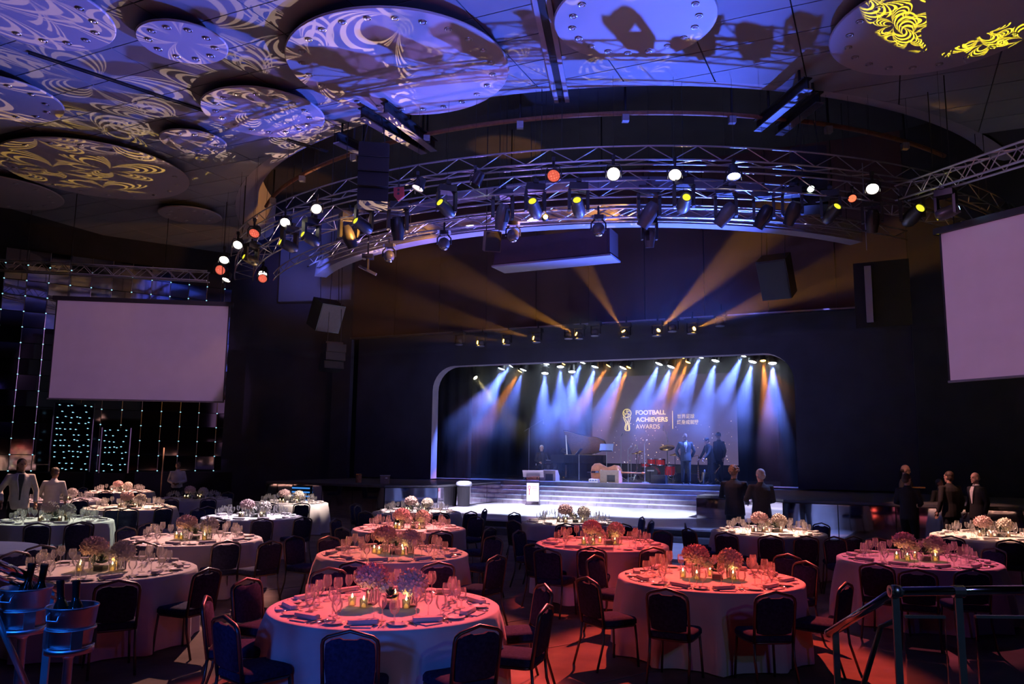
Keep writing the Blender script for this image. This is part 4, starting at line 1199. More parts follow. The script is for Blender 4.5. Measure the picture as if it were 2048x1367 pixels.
par('pink-white par light right of the line array', pxp(835, 377), T_('T13'), 'lens_pink', 1.0, [tl('T13')])
par('mint-white LED par light left of the red honeycomb one', pxp(950, 366), T_('T14'), 'lens_mint', 1.0, [tl('T14'), tl('T11')])
par('red honeycomb LED par light in the ring centre', pxp(1107, 352), T_('T1'), 'lens_red', 1.05, [tl('T1'), tl('T10')])
par('brilliant white par light at the centre of the ring', pxp(1227, 348), V((0.3, 4, 2.0)), 'lens_white', 1.05, [tl('T8')])
par('bright white par light right of the brilliant central one', pxp(1350, 350), T_('T3'), 'lens_white', 1.0, [tl('T3'), tl('T7')])
par('bright warm par light at the right of the ring', pxp(1468, 353), T_('T6'), 'lens_white', 1.0, [tl('T6'), tl('T5')])
par('bright white par light alone at the far right of the ring', pxp(1745, 378), T_('T4'), 'lens_white', 1.0, [tl('T4')])
par('small teal-lit par light in the dark right trusses', pxp(1622, 378), V((7, 8, 0)), 'lens_mint', 0.6)
par('small white par light left of the teal one at right', pxp(1597, 385), V((6, 8, 0)), 'lens_white', 0.55)
par('small red par light below the far right white one', pxp(1705, 397, 8.0), V((7, 8, 0)), 'lens_red_small', 0.7)

# moving heads
MH_BASE = MB().box((0, 0, 0.0), (0.40, 0.34, 0.15)).box((0, 0, 0.11), (0.10, 0.44, 0.08)).mesh('base', 'black_plastic')
MH_ARM = MB().box((0, 0, -0.22), (0.06, 0.20, 0.44)).box((0, 0, -0.40), (0.055, 0.15, 0.12)).mesh('yoke_arm', 'black_plastic')
MH_HEAD = smooth_angle(MB().lathe([(0.03, -0.27), (0.10, -0.26), (0.145, -0.18), (0.16, -0.05), (0.155, 0.10), (0.13, 0.22), (0.125, 0.30), (0.10, 0.30), (0.09, 0.26)], 18).mesh('head', 'black_plastic'), 45)
MH_HEADG = smooth_angle(MB().lathe([(0.03, -0.27), (0.10, -0.26), (0.145, -0.18), (0.16, -0.05), (0.155, 0.10), (0.13, 0.22), (0.125, 0.30), (0.10, 0.30), (0.09, 0.26)], 18).mesh('head', 'grey_plastic'), 45)
MH_FIN = MB().box((0, 0.155, -0.06), (0.10, 0.03, 0.30)).mesh('cooling_fin', 'black_metal')
MHL = {}
def mover(label, loc, aim_dir, lens=None, size=1.0, yaw=0.0, grey=False, hang=0.62, light=None, top=None):
    """loc: centre of the head"""
    t_ = thing('moving_head', label, 'moving head', loc, yaw, group='moving head lights')
    sz = size
    obj('base', MH_BASE, t_, loc=(0, 0, 0.46*sz), scale=sz)
    for s in (-1, 1): obj('yoke_arm', MH_ARM, t_, loc=(s*0.20*sz, 0, 0.40*sz), scale=sz)
    d = Matrix.Rotation(-yaw, 3, 'Z') @ V(aim_dir); q = zto(d)
    h = obj('head', MH_HEADG if grey else MH_HEAD, t_, q=q, scale=sz*0.92)
    obj('cooling_fin', MH_FIN, h)
    if lens:
        if lens not in MHL: MHL[lens] = MB().lathe([(0.092, 0.285), (0.05, 0.305), (0.0, 0.31)], 14).mesh('lens', lens, True)
        obj('lens', MHL[lens], h)
    drop_wire(t_, loc)
    bar('clamp', (0, 0, 0.5*sz), (0, 0, (top-loc[2]) if top else 0.72*sz), 0.03, 'black_metal', t_)
    if light:
        dd = V(aim_dir).normalized()
        for (aim2, col, w_, cone, bl, nodes) in light:
            spot('head_beam', V(loc)+(V(aim2)-V(loc)).normalized()*0.34*sz, aim2, col, w_, cone, bl, 0.004 if nodes else 0.04, nodes=nodes)
    return t_
mz = 7.62
DN = V((0, 0, -1))
GOLD = (1.0, 0.70, 0.16)
mover('long black moving head pointing straight down beside the line array', atz(795, 455, mz), (0.05, 0.3, -1), None, 1.15, 0.3)
mover('yellow-eyed moving head tilted right, left of the white ball light', atz(893, 418, mz), (-0.5, -0.75, 0.35), 'lens_yellow', 1.0, 0.3)
mover('ribbed moving head pointing down left above the hung speaker', atz(1005, 432, mz), (-0.2, 0.5, -1), None, 1.15, 0.1, grey=True)
mover('yellow-eyed moving head beside the amber flare', atz(1070, 418, mz), (-0.25, -0.9, 0.4), 'lens_yellow', 1.05, 0.1, grey=True)
mover('yellow-eyed moving head left of the small chrome ball light', atz(1157, 416, mz), (-0.2, -0.9, 0.4), 'lens_yellow', 1.05, 0.0, grey=True)
mover('ribbed moving head leaning down left at the ring centre', atz(1298, 428, mz), (-0.5, 0.4, -0.9), None, 1.2, -0.1, grey=True)
mover('bright yellow-eyed moving head facing the camera', atz(1368, 408, mz), (0.0, -0.95, 0.25), 'lens_yellow', 1.05, -0.1, grey=True)
mover('ribbed moving head leaning left under the right trusses', atz(1452, 428, mz), (-0.6, 0.4, -0.8), None, 1.15, -0.2, grey=True)
mover('dark moving head right of the leaning ribbed one', atz(1528, 432, mz), (-0.4, 0.4, -0.8), None, 1.1, -0.3)
mover('dark moving head below the small teal par light', atz(1585, 425, mz), (-0.2, 0.5, -0.8), None, 1.05, -0.3)
mover('yellow-eyed moving head in the dark right trusses', atz(1662, 428, mz), (0.2, -0.8, 0.4), 'lens_yellow', 1.0, -0.4)
mover('dark moving head below the far right white par', atz(1745, 440, mz), (0.1, 0.4, -0.9), None, 1.05, -0.4)
mover('large yellow-eyed moving head at far right by the screen', atz(1825, 432, mz), (0.1, -0.9, 0.3), 'lens_yellow', 1.2, -0.5)
mover('black moving head leaning right beside the blue wall patch', atz(697, 472, mz), (0.4, 0.3, -1), None, 1.15, 0.5)
mover('yellow-eyed moving head just right of the leaning black one', atz(727, 452, mz), (-0.6, -0.7, 0.3), 'lens_yellow', 1.0, 0.5)
mover('dark moving head at the left bend with a yellow eye', atz(622, 478, mz), (-0.6, -0.6, 0.3), 'lens_yellow', 1.0, 0.7)
mover('dark moving head lowest on the left truss bend', atz(578, 492, mz), (-0.6, -0.5, 0.2), 'lens_yellow', 1.0, 0.8)
mover('small dark moving head far down the left truss', atz(502, 520, mz), (-0.5, -0.5, 0.2), 'lens_yellow', 0.9, 0.9)
mover('blue-lensed moving head at the corner of the right screen', aty(1893, 425, 16.2), (0.75, -0.5, 0.25), 'lens_blue', 0.9, -0.8, light=[((12.2, 12.8, 8.4), (0.10, 0.38, 1.0), 700, 16, 0.6, None)])
# chrome ball lights
def ball(label, px, py, z=7.3, white=False):
    loc = atz(px, py, z)
    t_ = thing('ball_light', label, 'ball light', loc, group='small ball-shaped heads')
    MB().ell((0, 0, 0), (0.15, 0.15, 0.16), 16, 10).build('globe', 'grey_plastic' if not white else 'mic_grey', t_, smooth=True)
    MB().lathe([(0.07, -0.17), (0.10, -0.135), (0.11, -0.11)], 16, cap=True).build('lens', 'chrome', t_, smooth=True)
    for s in (-1, 1): MB().tube([(s*0.17, 0, -0.02), (s*0.17, 0, 0.14), (s*0.08, 0, 0.24)], 0.02, 6).build('yoke_arm', 'black_plastic', t_)
    MB().box((0, 0, 0.28), (0.22, 0.2, 0.1)).build('base', 'black_plastic', t_)
    for s in (-1, 1): MB().box((s*0.13, 0.0, 0.29), (0.07, 0.12, 0.07)).build('connector', 'mic_grey', t_)
    bar('clamp', (0, 0, 0.3), (0, 0, 0.55), 0.025, 'black_metal', t_); drop_wire(t_, loc)
ball('glossy ball light under the yellow-eyed head at left', 888, 487)
ball('glossy ball light right of the hung speaker', 1026, 470)
ball('glossy ball light alone near the ring centre', 1197, 458)
ball('glossy ball light far left by the tilted bar light', 778, 512)
mover('white-bodied moving head below the leaning ribbed one', atz(1299, 475, 7.2), (0.05, 0.2, -1), None, 0.85, 0.0, grey=True)
t_ = thing('bar_light', 'tilted flat bar light hanging under the left trusses', 'bar light', atz(735, 540, 7.1), 0)
MB().box((0, 0, 0), (0.55, 0.10, 0.07), Matrix.Rotation(math.radians(26), 4, 'Y')).build('housing', 'grey_plastic', t_)
MB().tube([(0, 0, 0.02), (0, 0, 0.34)], 0.05, 8).build('yoke', 'black_plastic', t_); MB().box((0, 0, 0.38), (0.3, 0.24, 0.12)).build('base', 'black_plastic', t_)
bar('clamp', (0, 0, 0.4), (0, 0, 1.15), 0.025, 'black_metal', t_); drop_wire(t_, t_.location)
# amber flare lamp among the heads
t_ = thing('amber_spot', 'small amber spot flaring brightly between two moving heads', 'spot light', atz(1091, 434, 7.55), 0)
MB().lathe([(0.05, 0), (0.09, 0.06), (0.09, 0.2)], 14, zto((0, 1, 0.2)).to_matrix().to_4x4()).build('can', 'black_plastic', t_)
MB().ell((0, -0.02, 0), (0.055, 0.03, 0.055), 12, 8).build('lens', 'lens_amber', t_)
bar('clamp', (0, 0.1, 0.02), (0, 0.1, 0.4), 0.02, 'black_metal', t_); drop_wire(t_, t_.location)
spot('amber_beam', atz(1091, 434, 7.55)+V((0, -0.1, 0)), atz(1091, 434, 7.55)+V((-0.6, 3, 0.1)), (1.0, 0.42, 0.06), 260, 80, 0.5, 0.03)
spot('amber_beam', atz(1262, 424, 7.9)+V((0.3, 0.2, 0)), atz(1225, 405, 8.0)+V((0, 1.2, 0.1)), (1.0, 0.42, 0.06), 300, 60, 0.5, 0.03)
spot('amber_beam', atz(700, 446, 7.7)+V((0.3, 0.6, -0.1)), atz(660, 425, 8.2)+V((0, 0.2, -0.2)), (1.0, 0.42, 0.06), 230, 70, 0.5, 0.03)
spot('amber_beam', atz(870, 470, 7.5)+V((0, 0.5, 0)), atz(820, 460, 7.9)+V((0, 0.5, -0.2)), (1.0, 0.42, 0.06), 230, 70, 0.5, 0.03)

# red case on the truss
t_ = thing('red_bracket', 'red perforated bracket beside the black line array', 'bracket', atz(797, 392, 8.05), 0)
MB().prism([(-0.11, 0), (0.0, -0.12), (0.14, 0.0), (0.12, 0.22), (-0.12, 0.2)], -0.03, 0.03, Matrix.Rotation(PI/2, 4, 'X')).build('plate', 'red_case', t_)
for z in (0.05, 0.14): MB().lathe([(0.03, 0), (0.03, 0.005)], 10, Matrix.Translation((0.0, -0.034, z)) @ Matrix.Rotation(PI/2, 4, 'X')).build('hole', 'black_metal', t_)
bar('clamp', (0, 0, 0.2), (0, 0, 0.36), 0.02, 'black_metal', t_); drop_wire(t_, t_.location)

# ------------------------------------------------------------------ loudspeakers
def line_array(label, loc, n, w_, h_, d_, yaw, curve=0.05, mat='black_metal'):
    t_ = thing('line_array', label, 'loudspeaker', loc, yaw, group='hung loudspeakers')
    for k in range(n):
        Mx = Matrix.Translation((0, curve*k*k*0.4, -h_*(k+0.5))) @ Matrix.Rotation(-curve*k, 4, 'X')
        o = MB().box((0, 0, 0), (w_, d_, h_-0.015)).build('cabinet', mat, t_, M=Mx)
        MB().box((0, -d_/2-0.006, 0), (w_*0.92, 0.012, h_*0.85)).build('grille', 'grille', o)
    MB().box((0, 0, 0.05), (w_*0.9, 0.1, 0.06)).build('fly_bar', 'black_metal', t_)
    for s in (-1, 1): bar('chain', (s*w_*0.35, 0, 0.06), (s*w_*0.2, 0, 10.1-loc[2]), 0.012, 'black_metal', t_)
line_array('tall black line array hanging from the left beams', atz(749, 292, 9.35), 4, 0.72, 0.36, 0.5, 0.15)
line_array('tall black line array lost in shadow at right', atz(1615, 300, 9.35), 4, 0.8, 0.36, 0.5, -0.3)
def hung_speaker(label, p, w_, d_, h_, yaw, pitch, top, mat='black_plastic', grille='grille'):
    t_ = thing('hung_speaker', label, 'loudspeaker', p, yaw, group='hung loudspeakers')
    Mx = Matrix.Rotation(pitch, 4, 'X')
    MB().box((0, 0, 0), (w_, d_, h_), Mx).build('cabinet', mat, t_)
    MB().box((0, -d_/2-0.01, 0), (w_*0.94, 0.02, h_*0.94), Mx).build('grille', grille, t_)
    for s in (-1, 1): bar('cable', Mx @ V((s*w_*0.4, 0, h_/2)), V((s*w_*0.4, 0, top-p[2])), 0.012, 'black_metal', t_)
hung_speaker('dark speaker tilted down at the left of the stage front', aty(652, 630, 27.5), 0.9, 0.75, 1.0, 0.75, 0.45, 10.2, grille='line_gap')
line_array('curved dark speaker column under the tilted left speaker', aty(668, 688, 27.2), 3, 0.7, 0.3, 0.5, 0.6, 0.10)
hung_speaker('dark speaker tilted down at the right of the stage front', aty(1553, 553, 23.0), 0.85, 0.7, 1.2, -0.6, 0.5, 10.2)
t_ = hung_speaker('small two-tone speaker hanging below the ribbed moving head', atz(984, 482, 7.35), 0.40, 0.36, 0.5, 0.2, 0.35, 12.21, 'wedge_wood', 'grille')
t_ = thing('hung_column', 'pale column speaker hanging at the right of the stage', 'loudspeaker', aty(1738, 588, 20.0), -0.5)
MB().box((0, 0, 0), (0.16, 0.16, 1.45)).build('column', 'soffit_white', t_)
MB().box((0.3, 0.08, 0), (1.3, 0.04, 1.7)).build('back_board', 'black_wall', t_)
bar('cable', (0, 0, 1.15), (0, 0, 3.5), 0.012, 'mic_grey', t_)
# screen box hanging before the valance
a, b = aty(1005, 533, 24.2), aty(1212, 514, 22.0)
t_ = thing('hung_soffit_box', 'long dark box with a pale underside before the valance', 'soffit box', (a+b)/2, -AL)
L_ = (b-a).length
MB().box((0, 0.25, 0.42), (L_, 0.8, 0.8)).build('box_body', 'maroon_wall', t_)
MB().box((0, 0.25, 0.0), (L_+0.1, 0.95, 0.05)).build('underside', 'soffit_white', t_)
MB().box((0, -0.16, 0.42), (L_*0.96, 0.02, 0.7)).build('front_panel', 'maroon_wall', t_)
for s in (-1, 1): bar('hanger', (s*L_*0.4, 0.25, 0.8), (s*L_*0.4, 0.25, 4.5), 0.02, 'black_metal', t_)

# ------------------------------------------------------------------ valance spots (amber) hung below the valance
AMB = (1.0, 0.40, 0.05)
def amber(label, px, py, aimpx, w_=900, cone=17, lit=True):
    c = 26.1
    loc = atc(px, py, c)
    aim = atc(aimpx[0], aimpx[1], c-aimpx[2])
    d = (aim-loc).normalized()
    t_ = thing('valance_spot', label, 'spot light', loc, -AL, group='spots under the valance')
    q = zto(Matrix.Rotation(AL, 3, 'Z') @ d)
    MB().ell((0, 0.02, 0), (0.13, 0.12, 0.13), 14, 8).build('globe', 'grey_plastic', t_, smooth=True)
    MB().lathe([(0.06, 0.09), (0.07, 0.12), (0.0, 0.125)], 14).build('lens', 'lens_amber' if lit else 'chrome', t_, q=q)
    for s in (-1, 1): MB().box((s*0.17, 0.02, 0.10), (0.04, 0.12, 0.30)).build('yoke_arm', 'black_plastic', t_)
    MB().box((0, 0.02, 0.30), (0.42, 0.26, 0.14)).build('base', 'black_plastic', t_)
    MB().lathe([(0.13, -0.15), (0.16, -0.13), (0.12, -0.10)], 14).build('lower_rim', 'mic_grey', t_)
    bar('clamp', (0, 0.15, 0.35), (0, 0.15, 0.62), 0.03, 'black_metal', t_)
    if lit: spot('valance_beam', loc+d*0.27, aim, AMB, w_, cone, 0.5, 0.03)
amber('amber valance spot, second from centre, beaming up left', 1158, 670, (960, 575, 1.15), 4200, 16)
amber('amber valance spot at centre beaming upward left', 1250, 667, (1165, 530, 1.15), 4200, 18)
amber('amber valance spot right of centre beaming up right', 1313, 664, (1420, 560, 1.15), 4200, 18)
amber('rightmost lit amber valance spot beaming right', 1383, 659, (1560, 590, 1.15), 3600, 16)
amber('amber valance spot left of centre beaming far left', 1073, 677, (850, 620, 1.15), 2200, 15)
amber('faint amber valance spot at the left end', 1013, 682, (800, 660, 1.15), 800, 12)
amber('leftmost amber valance spot', 961, 685, (780, 670, 1.15), 350, 12)
for lab, x, y in (('unlit valance spot between two lit ones at left', 1137, 670), ('unlit valance spot just left of centre', 1190, 664), ('unlit valance spot right of centre', 1345, 655), ('unlit valance spot at the right end', 1440, 644), ('unlit small valance spot far left', 918, 682)):
    amber(lab, x, y, (x, y+100, 1.0), lit=False)

# ------------------------------------------------------------------ stage lamps
SBL = (0.12, 0.21, 1.0); SOR = (1.0, 0.30, 0.05)
def stage_lamp(label, px, py, aim, kind, w_, cone, c=28.6):
    loc = atc(px, py, c)
    tgt = atc(aim[0], aim[1], c-0.4)
    d = (tgt-loc).normalized()
    t_ = thing('stage_lamp', label, 'stage lamp', loc, -AL, group='lamps along the stage top')
    q = zto(Matrix.Rotation(AL, 3, 'Z') @ d)
    lens = {'b': 'lens_cool', 'o': 'lens_amber', 'y': 'lens_stageyellow'}[kind]
    s = 1.0 if kind == 'b' else 0.7
    MB().lathe([(0.08, -0.30), (0.13, -0.26), (0.16, -0.05), (0.165, 0.0), (0.15, 0.0)], 14).build('can', 'black_plastic', t_, q=q, scale=s)
    MB().lathe([(0.15, -0.01), (0.10, 0.02), (0.0, 0.03)], 14).build('lens', lens, t_, q=q, scale=s)
    MB().tube([(0.2, 0, -0.06), (0.2, 0, 0.2), (-0.2, 0, 0.2), (-0.2, 0, -0.06)], 0.015, 5).build('yoke', 'black_metal', t_)
    bar('hanger', (0, 0, 0.2), (0, 0, 5.9-loc.z), 0.02, 'black_metal', t_)
    col = {'b': SBL, 'o': SOR, 'y': (1.0, 0.85, 0.4)}[kind]
    spot('stage_beam', loc+d*0.1, tgt, col, w_, cone, 0.7, 0.05)
BL = [(1003, 737, 950, 900), (1021, 730, 930, 850), (1046, 739, 1000, 870), (1092, 727, 1060, 860), (1121, 733, 1118, 860), (1164, 724, 1110, 850), (1190, 733, 1150, 870), (1246, 735, 1190, 860),
      (1318, 727, 1270, 850), (1342, 733, 1300, 850), (1400, 713, 1345, 850), (1431, 721, 1400, 850), (1485, 710, 1420, 850), (1505, 723, 1475, 850), (1545, 726, 1548, 840), (1090, 746, 1085, 860), (1144, 743, 1146, 860)]
ORD = 'first second third fourth fifth sixth seventh eighth ninth tenth eleventh twelfth thirteenth fourteenth fifteenth sixteenth seventeenth'.split()
for k, (x, y, ax, ay) in enumerate(sorted(BL)):
    stage_lamp('blue-white stage lamp, %s from the left under the stage arch' % ORD[k], x, y, (ax, ay), 'b', 5200, 31)
OL_ = [(1040, 742, 985, 830), (1126, 727, 1075, 830), (1217, 731, 1150, 830), (1257, 734, 1215, 830), (1364, 714, 1310, 830), (1376, 724, 1330, 830), (1432, 713, 1432, 830), (1526, 721, 1535, 830)]
for k, (x, y, ax, ay) in enumerate(sorted(OL_)):
    stage_lamp('orange stage lamp, %s from the left under the stage arch' % ORD[k], x, y, (ax, ay), 'o', 2400, 20)
stage_lamp('yellow stage lamp at the far left under the arch', 951, 755, (1010, 830), 'y', 700, 18)
spot('reveal_beam', SP(-3.4, 28.2, 5.0), SP(-2.6, 27.2, 3.2), AMB, 60, 60, 0.8, 0.05)
spot('reveal_beam', SP(-14.6, 29.5, 4.8), SP(-15.9, 27.2, 2.0), (0.75, 0.35, 0.55), 160, 60, 0.9, 0.05)
# strong white-blue keys from the ring on the dance floor and the band
spot('dance_key', ring_pt(13.2, 7.8, 262), SP(-9.6, 23.6, 0.3), (0.62, 0.68, 1.0), 22000, 29, 0.6, 0.1)
spot('dance_key', ring_pt(13.2, 7.8, 285), SP(-7.2, 24.4, 0.3), (0.62, 0.66, 1.0), 18000, 27, 0.6, 0.1)
spot('dance_key', ring_pt(13.2, 7.8, 240), SP(-11.3, 23.2, 0.4), (0.80, 0.70, 1.0), 15000, 26, 0.6, 0.1)
spot('band_key', ring_pt(13.2, 7.8, 255), SP(-9.5, 30.0, 1.6), (0.88, 0.90, 1.0), 5200, 22, 0.5, 0.1)
spot('piano_key', ring_pt(13.2, 7.8, 248), stg(1100, 30.2) + V((0, 0, 1.2)), (0.85, 0.88, 1.0), 5000, 9, 0.6, 0.1)
spot('apron_key', ring_pt(13.4, 7.8, 292), SP(-3.6, 17.6, 0.0), (0.25, 0.35, 1.0), 3500, 34, 0.6, 0.1)

# added warm spots to brighten the waiters and the group at right
spot('people_fill', pxp(475, 490), grd_(60, 17.0) + V((0, 0, 1.2)), (1.0, 0.55, 0.40), 9000, 9, 0.6, 0.08)
spot('people_fill', pxp(1468, 353), grd_(1865, 18.4) + V((0, 0, 1.55)), (1.0, 0.42, 0.36), 5200, 16, 0.6, 0.08)
spot('people_fill', pxp(1107, 352), grd_(1495, 17.0) + V((0, 0, 1.5)), (1.0, 0.42, 0.45), 2600, 8, 0.6, 0.08)

spot('wall_fill', ring_pt(13.0, 7.4, 222), (-8.6, 32.6, 10.0), (0.14, 0.18, 1.0), 2200, 30, 0.9, 0.1)  # unseen blue spot added to tint the upper left wall
# ------------------------------------------------------------------ chairs
def rr_outline(w0, w1, z0, zs, zp, n=5):
    """back frame path: up one side, shoulder, shallow peak, down the other side"""
    right = [(w0, z0), (w1*0.99, z0+(zs-z0)*0.5), (w1, zs-0.03), (w1*0.96, zs+0.005), (w1*0.80, zs+0.03), (0.0, zp)]
    left = [(-x, z) for x, z in reversed(right[:-1])]
    return right + left
REC = 0.16   # recline
def bk(x, z, off=0.0): return V((x, -0.20 - (z-0.44)*REC + off, z))
path = rr_outline(0.185, 0.192, 0.40, 0.79, 0.86)
CH_FRAME = MB().tube([bk(x, z) for x, z in path], 0.0135, 8, flat=1.25).mesh('back_frame', 'chair_frame', True)
_pm = MB()
top = [(-0.165, 0.775), (-0.13, 0.80), (-0.07, 0.812), (-0.045, 0.80), (0.045, 0.80), (0.07, 0.812), (0.13, 0.80), (0.165, 0.775)]
outl_ = [(-0.16, 0.49), (-0.10, 0.475), (0.10, 0.475), (0.16, 0.49), (0.175, 0.62), (0.172, 0.74)] + list(reversed(top)) + [(-0.172, 0.74), (-0.175, 0.62)]
ringsA = []
for s, o_ in ((0.93, -0.020), (1.0, -0.012), (1.0, 0.014), (0.92, 0.024)):
    ringsA.append([bk(x*s, 0.64+(z-0.64)*s, o_) for x, z in outl_])
CH_BACK = _pm.rings(ringsA).mesh('backrest', 'chair_fabric', True)
smooth_angle(CH_BACK, 50)
def rrect(w_, d_, r, n=4):
    pts = []
    for cx, cy_, a0 in ((w_/2-r, d_/2-r, 0), (-w_/2+r, d_/2-r, 90), (-w_/2+r, -d_/2+r, 180), (w_/2-r, -d_/2+r, 270)):
        for i in range(n+1):
            a = math.radians(a0+90*i/n); pts.append((cx+r*math.cos(a), cy_+r*math.sin(a)))
    return pts
_sp = rrect(0.42, 0.43, 0.07)
CH_SEAT = smooth_angle(MB().rings([[V((x*s, y*s+0.01, z)) for x, y in _sp] for s, z in ((0.94, 0.405), (1.0, 0.415), (1.0, 0.45), (0.95, 0.468), (0.7, 0.478))]).mesh('seat', 'chair_fabric'), 50)
CH_APRON = MB().tube([V((x*0.92, y*0.92+0.01, 0.398)) for x, y in _sp], 0.012, 6, closed=True).mesh('seat_frame', 'chair_frame', True)
CH_LEGF = [MB().tube([(s*0.18, 0.19, 0.40), (s*0.19, 0.205, 0.2), (s*0.20, 0.215, 0.0)], 0.0125, 7).mesh('leg', 'chair_frame', True) for s in (-1, 1)]
CH_LEGR = [MB().tube([bk(s*0.185, 0.41), (s*0.188, -0.21, 0.25), (s*0.195, -0.29, 0.0)], 0.0125, 7).mesh('leg', 'chair_frame', True) for s in (-1, 1)]
def chair(label, loc, face):
    """face: direction the sitter would look"""
    rot = math.atan2(face.y, face.x)-PI/2
    t_ = thing('banquet_chair', label, 'chair', (loc.x, loc.y, 0), rot, group='blue banquet chairs')
    obj('seat', CH_SEAT, t_); obj('backrest', CH_BACK, t_); obj('back_frame', CH_FRAME, t_); obj('seat_frame', CH_APRON, t_)
    for m_ in CH_LEGF + CH_LEGR: obj('leg', m_, t_)
    return t_
HOURS = 'twelve one two three four five six seven eight nine ten eleven'.split()
def clock(dx, dy):
    a = math.degrees(math.atan2(dx, dy)) % 360     # 0 = away from the camera = twelve
    return HOURS[int(round(a/30)) % 12], (a/30) % 12
CH_PX = [(237, 1160, 'T2'), (64, 1051, 'T15'), (53, 1083, 'T2'), (30, 1102, 'T2'), (288, 1083, 'T12'), (180, 1047, 'T15'), (198, 1058, 'T15'), (454, 1081, 'T12'), (417, 1136, 'T2'),
         (493, 1156, 'T1'), (412, 1192, 'T1'), (449, 1232, 'T1'), (203, 983, 'T17'), (281, 983, 'T17'), (166, 974, 'T17'), (228, 1015, 'T16'), (329, 1013, 'T16'), (351, 1024, 'T16'), (264, 1038, 'T12'), (281, 1055, 'T12'),
         (342, 996, 'T18'), (418, 996, 'T18'), (456, 983, 'T18'), (160, 997, 'T19'), (392, 1010, 'T13'), (411, 1015, 'T13'), (427, 1038, 'T13'), (530, 1040, 'T13'), (619, 1010, 'T14'), (632, 974, 'T14'), (527, 1008, 'T14'),
         (623, 1035, 'T13'), (687, 1005, 'T11'), (714, 1010, 'T11'), (731, 1022, 'T11'), (671, 1037, 'T10'), (685, 1054, 'T10'), (808, 1026, 'T11'), (886, 1026, 'T11'), (883, 1061, 'T10'), (756, 1063, 'T10'),
         (573, 1070, 'T9'), (639, 1074, 'T9'), (559, 1106, 'T12'), (712, 1122, 'T9'), (877, 1124, 'T9'), (657, 1135, 'T1'), (942, 1022, 'T11'), (970, 1017, 'T11'), (988, 1029, 'T10'), (981, 1054, 'T10'), (1002, 1070, 'T9'), (995, 1110, 'T9'),
         (701, 1261, 'T1'), (959, 1250, 'T1'), (1094, 1209, 'T1'), (1089, 1168, 'T1'), (1028, 1024, 'T8'), (1027, 1040, 'T8'), (1037, 1060, 'T7'), (1068, 1086, 'T7'), (1133, 1046, 'T8'), (1246, 1047, 'T8'), (1285, 1033, 'T8'), (1303, 1040, 'T8'),
         (1326, 1060, 'T7'), (1183, 1094, 'T7'), (1306, 1094, 'T7'), (1189, 1110, 'T3'), (1174, 1154, 'T3'), (1125, 1126, 'T7'), (1370, 1046, 'T6'), (1397, 1074, 'T6'), (1377, 1056, 'T6'), (1481, 1067, 'T6'), (1333, 1177, 'T3'), (1551, 1183, 'T3'),
         (1615, 1072, 'T6'), (1628, 1046, 'T6'), (1578, 1085, 'T6'), (1599, 1104, 'T3'), (1612, 1122, 'T3'), (1702, 1056, 'T4'), (1711, 1069, 'T4'), (1797, 1060, 'T4'), (1884, 1074, 'T5'), (2032, 1085, 'T5'), (1989, 1095, 'T4'),
         (1752, 1126, 'T4'), (1945, 1138, 'T4'), (1704, 1142, 'T4'), (1692, 1165, 'T3'), (104, 985, 'T19')]
used = {}
placed = []
for (x, y, k) in CH_PX:
    c = TABLES[k]['c']
    p = atz(x, y, 0.86); p.z = 0
    d = c-p; dist = d.length
    dn = d.normalized()
    bt = max(1.42, min(1.85, dist))           # back-top distance from the table centre
    seat = c - dn*(bt-0.265)
    # keep clear of chairs already set
    for tries in range(6):
        bad = [q for q in placed if (q-seat).length < 0.46]
        if not bad: break
        a = math.atan2(seat.y-c.y, seat.x-c.x); side = 1 if (seat-bad[0]).dot(V((-math.sin(a), math.cos(a), 0))) >= 0 else -1
        a += side*math.radians(7); r_ = (seat-c).length + 0.02
        seat = c + V((math.cos(a), math.sin(a), 0))*r_; dn = (c-seat).normalized()
    placed.append(seat)
    used.setdefault(k, []).append((seat, dn))
for k, L_ in used.items():
    c = TABLES[k]['c']; by = {}
    for seat, dn in L_:
        h, a = clock(seat.x-c.x, seat.y-c.y); by.setdefault(h, []).append((a, seat, dn))
    for h, items in by.items():
        items.sort(key=lambda q: ((q[0]-HOURS.index(h)+6) % 12))
        for i, (a, seat, dn) in enumerate(items):
            extra = '' if len(items) == 1 else (['earlier', 'later', 'latest'][i] + ' ')
            chair('blue-padded chair at the %s%s o\'clock side of %s' % (extra, h, TABLES[k]['phrase']), seat, dn)

# ------------------------------------------------------------------ tables with cloths
def cloth_mesh(seed):
    r_ = random.Random(seed); n = 96
    nf = r_.choice((11, 12, 13)); ph = r_.uniform(0, 6)
    mb = MB(); vs = [(0, 0, 0.752)]
    prof = [(0.5, 0.752, 0), (0.93, 0.752, 0), (TR-0.012, 0.751, 0), (TR+0.004, 0.742, 0.0), (TR+0.012, 0.70, 0.10), (TR+0.022, 0.60, 0.35), (TR+0.03, 0.42, 0.65), (TR+0.035, 0.22, 0.9), (TR+0.04, 0.012, 1.0)]
    amp = [r_.uniform(0.6, 1.3) for _ in range(nf)]
    for i, (R, z, a) in enumerate(prof):
        for j in range(n):
            t = 2*PI*j/n; u = (t*nf/(2*PI)+ph) % nf; m_ = amp[int(u) % nf]
            w_ = (0.5+0.5*math.cos(2*PI*(u % 1.0)))**3
            R2 = R + a*(0.13*w_*m_ - 0.03)
            tw = t + a*0.03*math.sin(3*t+ph)
            vs.append((R2*math.cos(tw), R2*math.sin(tw), z))
    fs = [(0, 1+j, 1+(j+1) % n) for j in range(n)]
    for i in range(len(prof)-1):
        for j in range(n): fs.append((1+i*n+j, 1+(i+1)*n+j, 1+(i+1)*n+(j+1) % n, 1+i*n+(j+1) % n))
    mb.add(vs, fs)
    return mb.mesh('tablecloth', 'linen', True)
CLOTHS = [cloth_mesh(s) for s in range(5)]
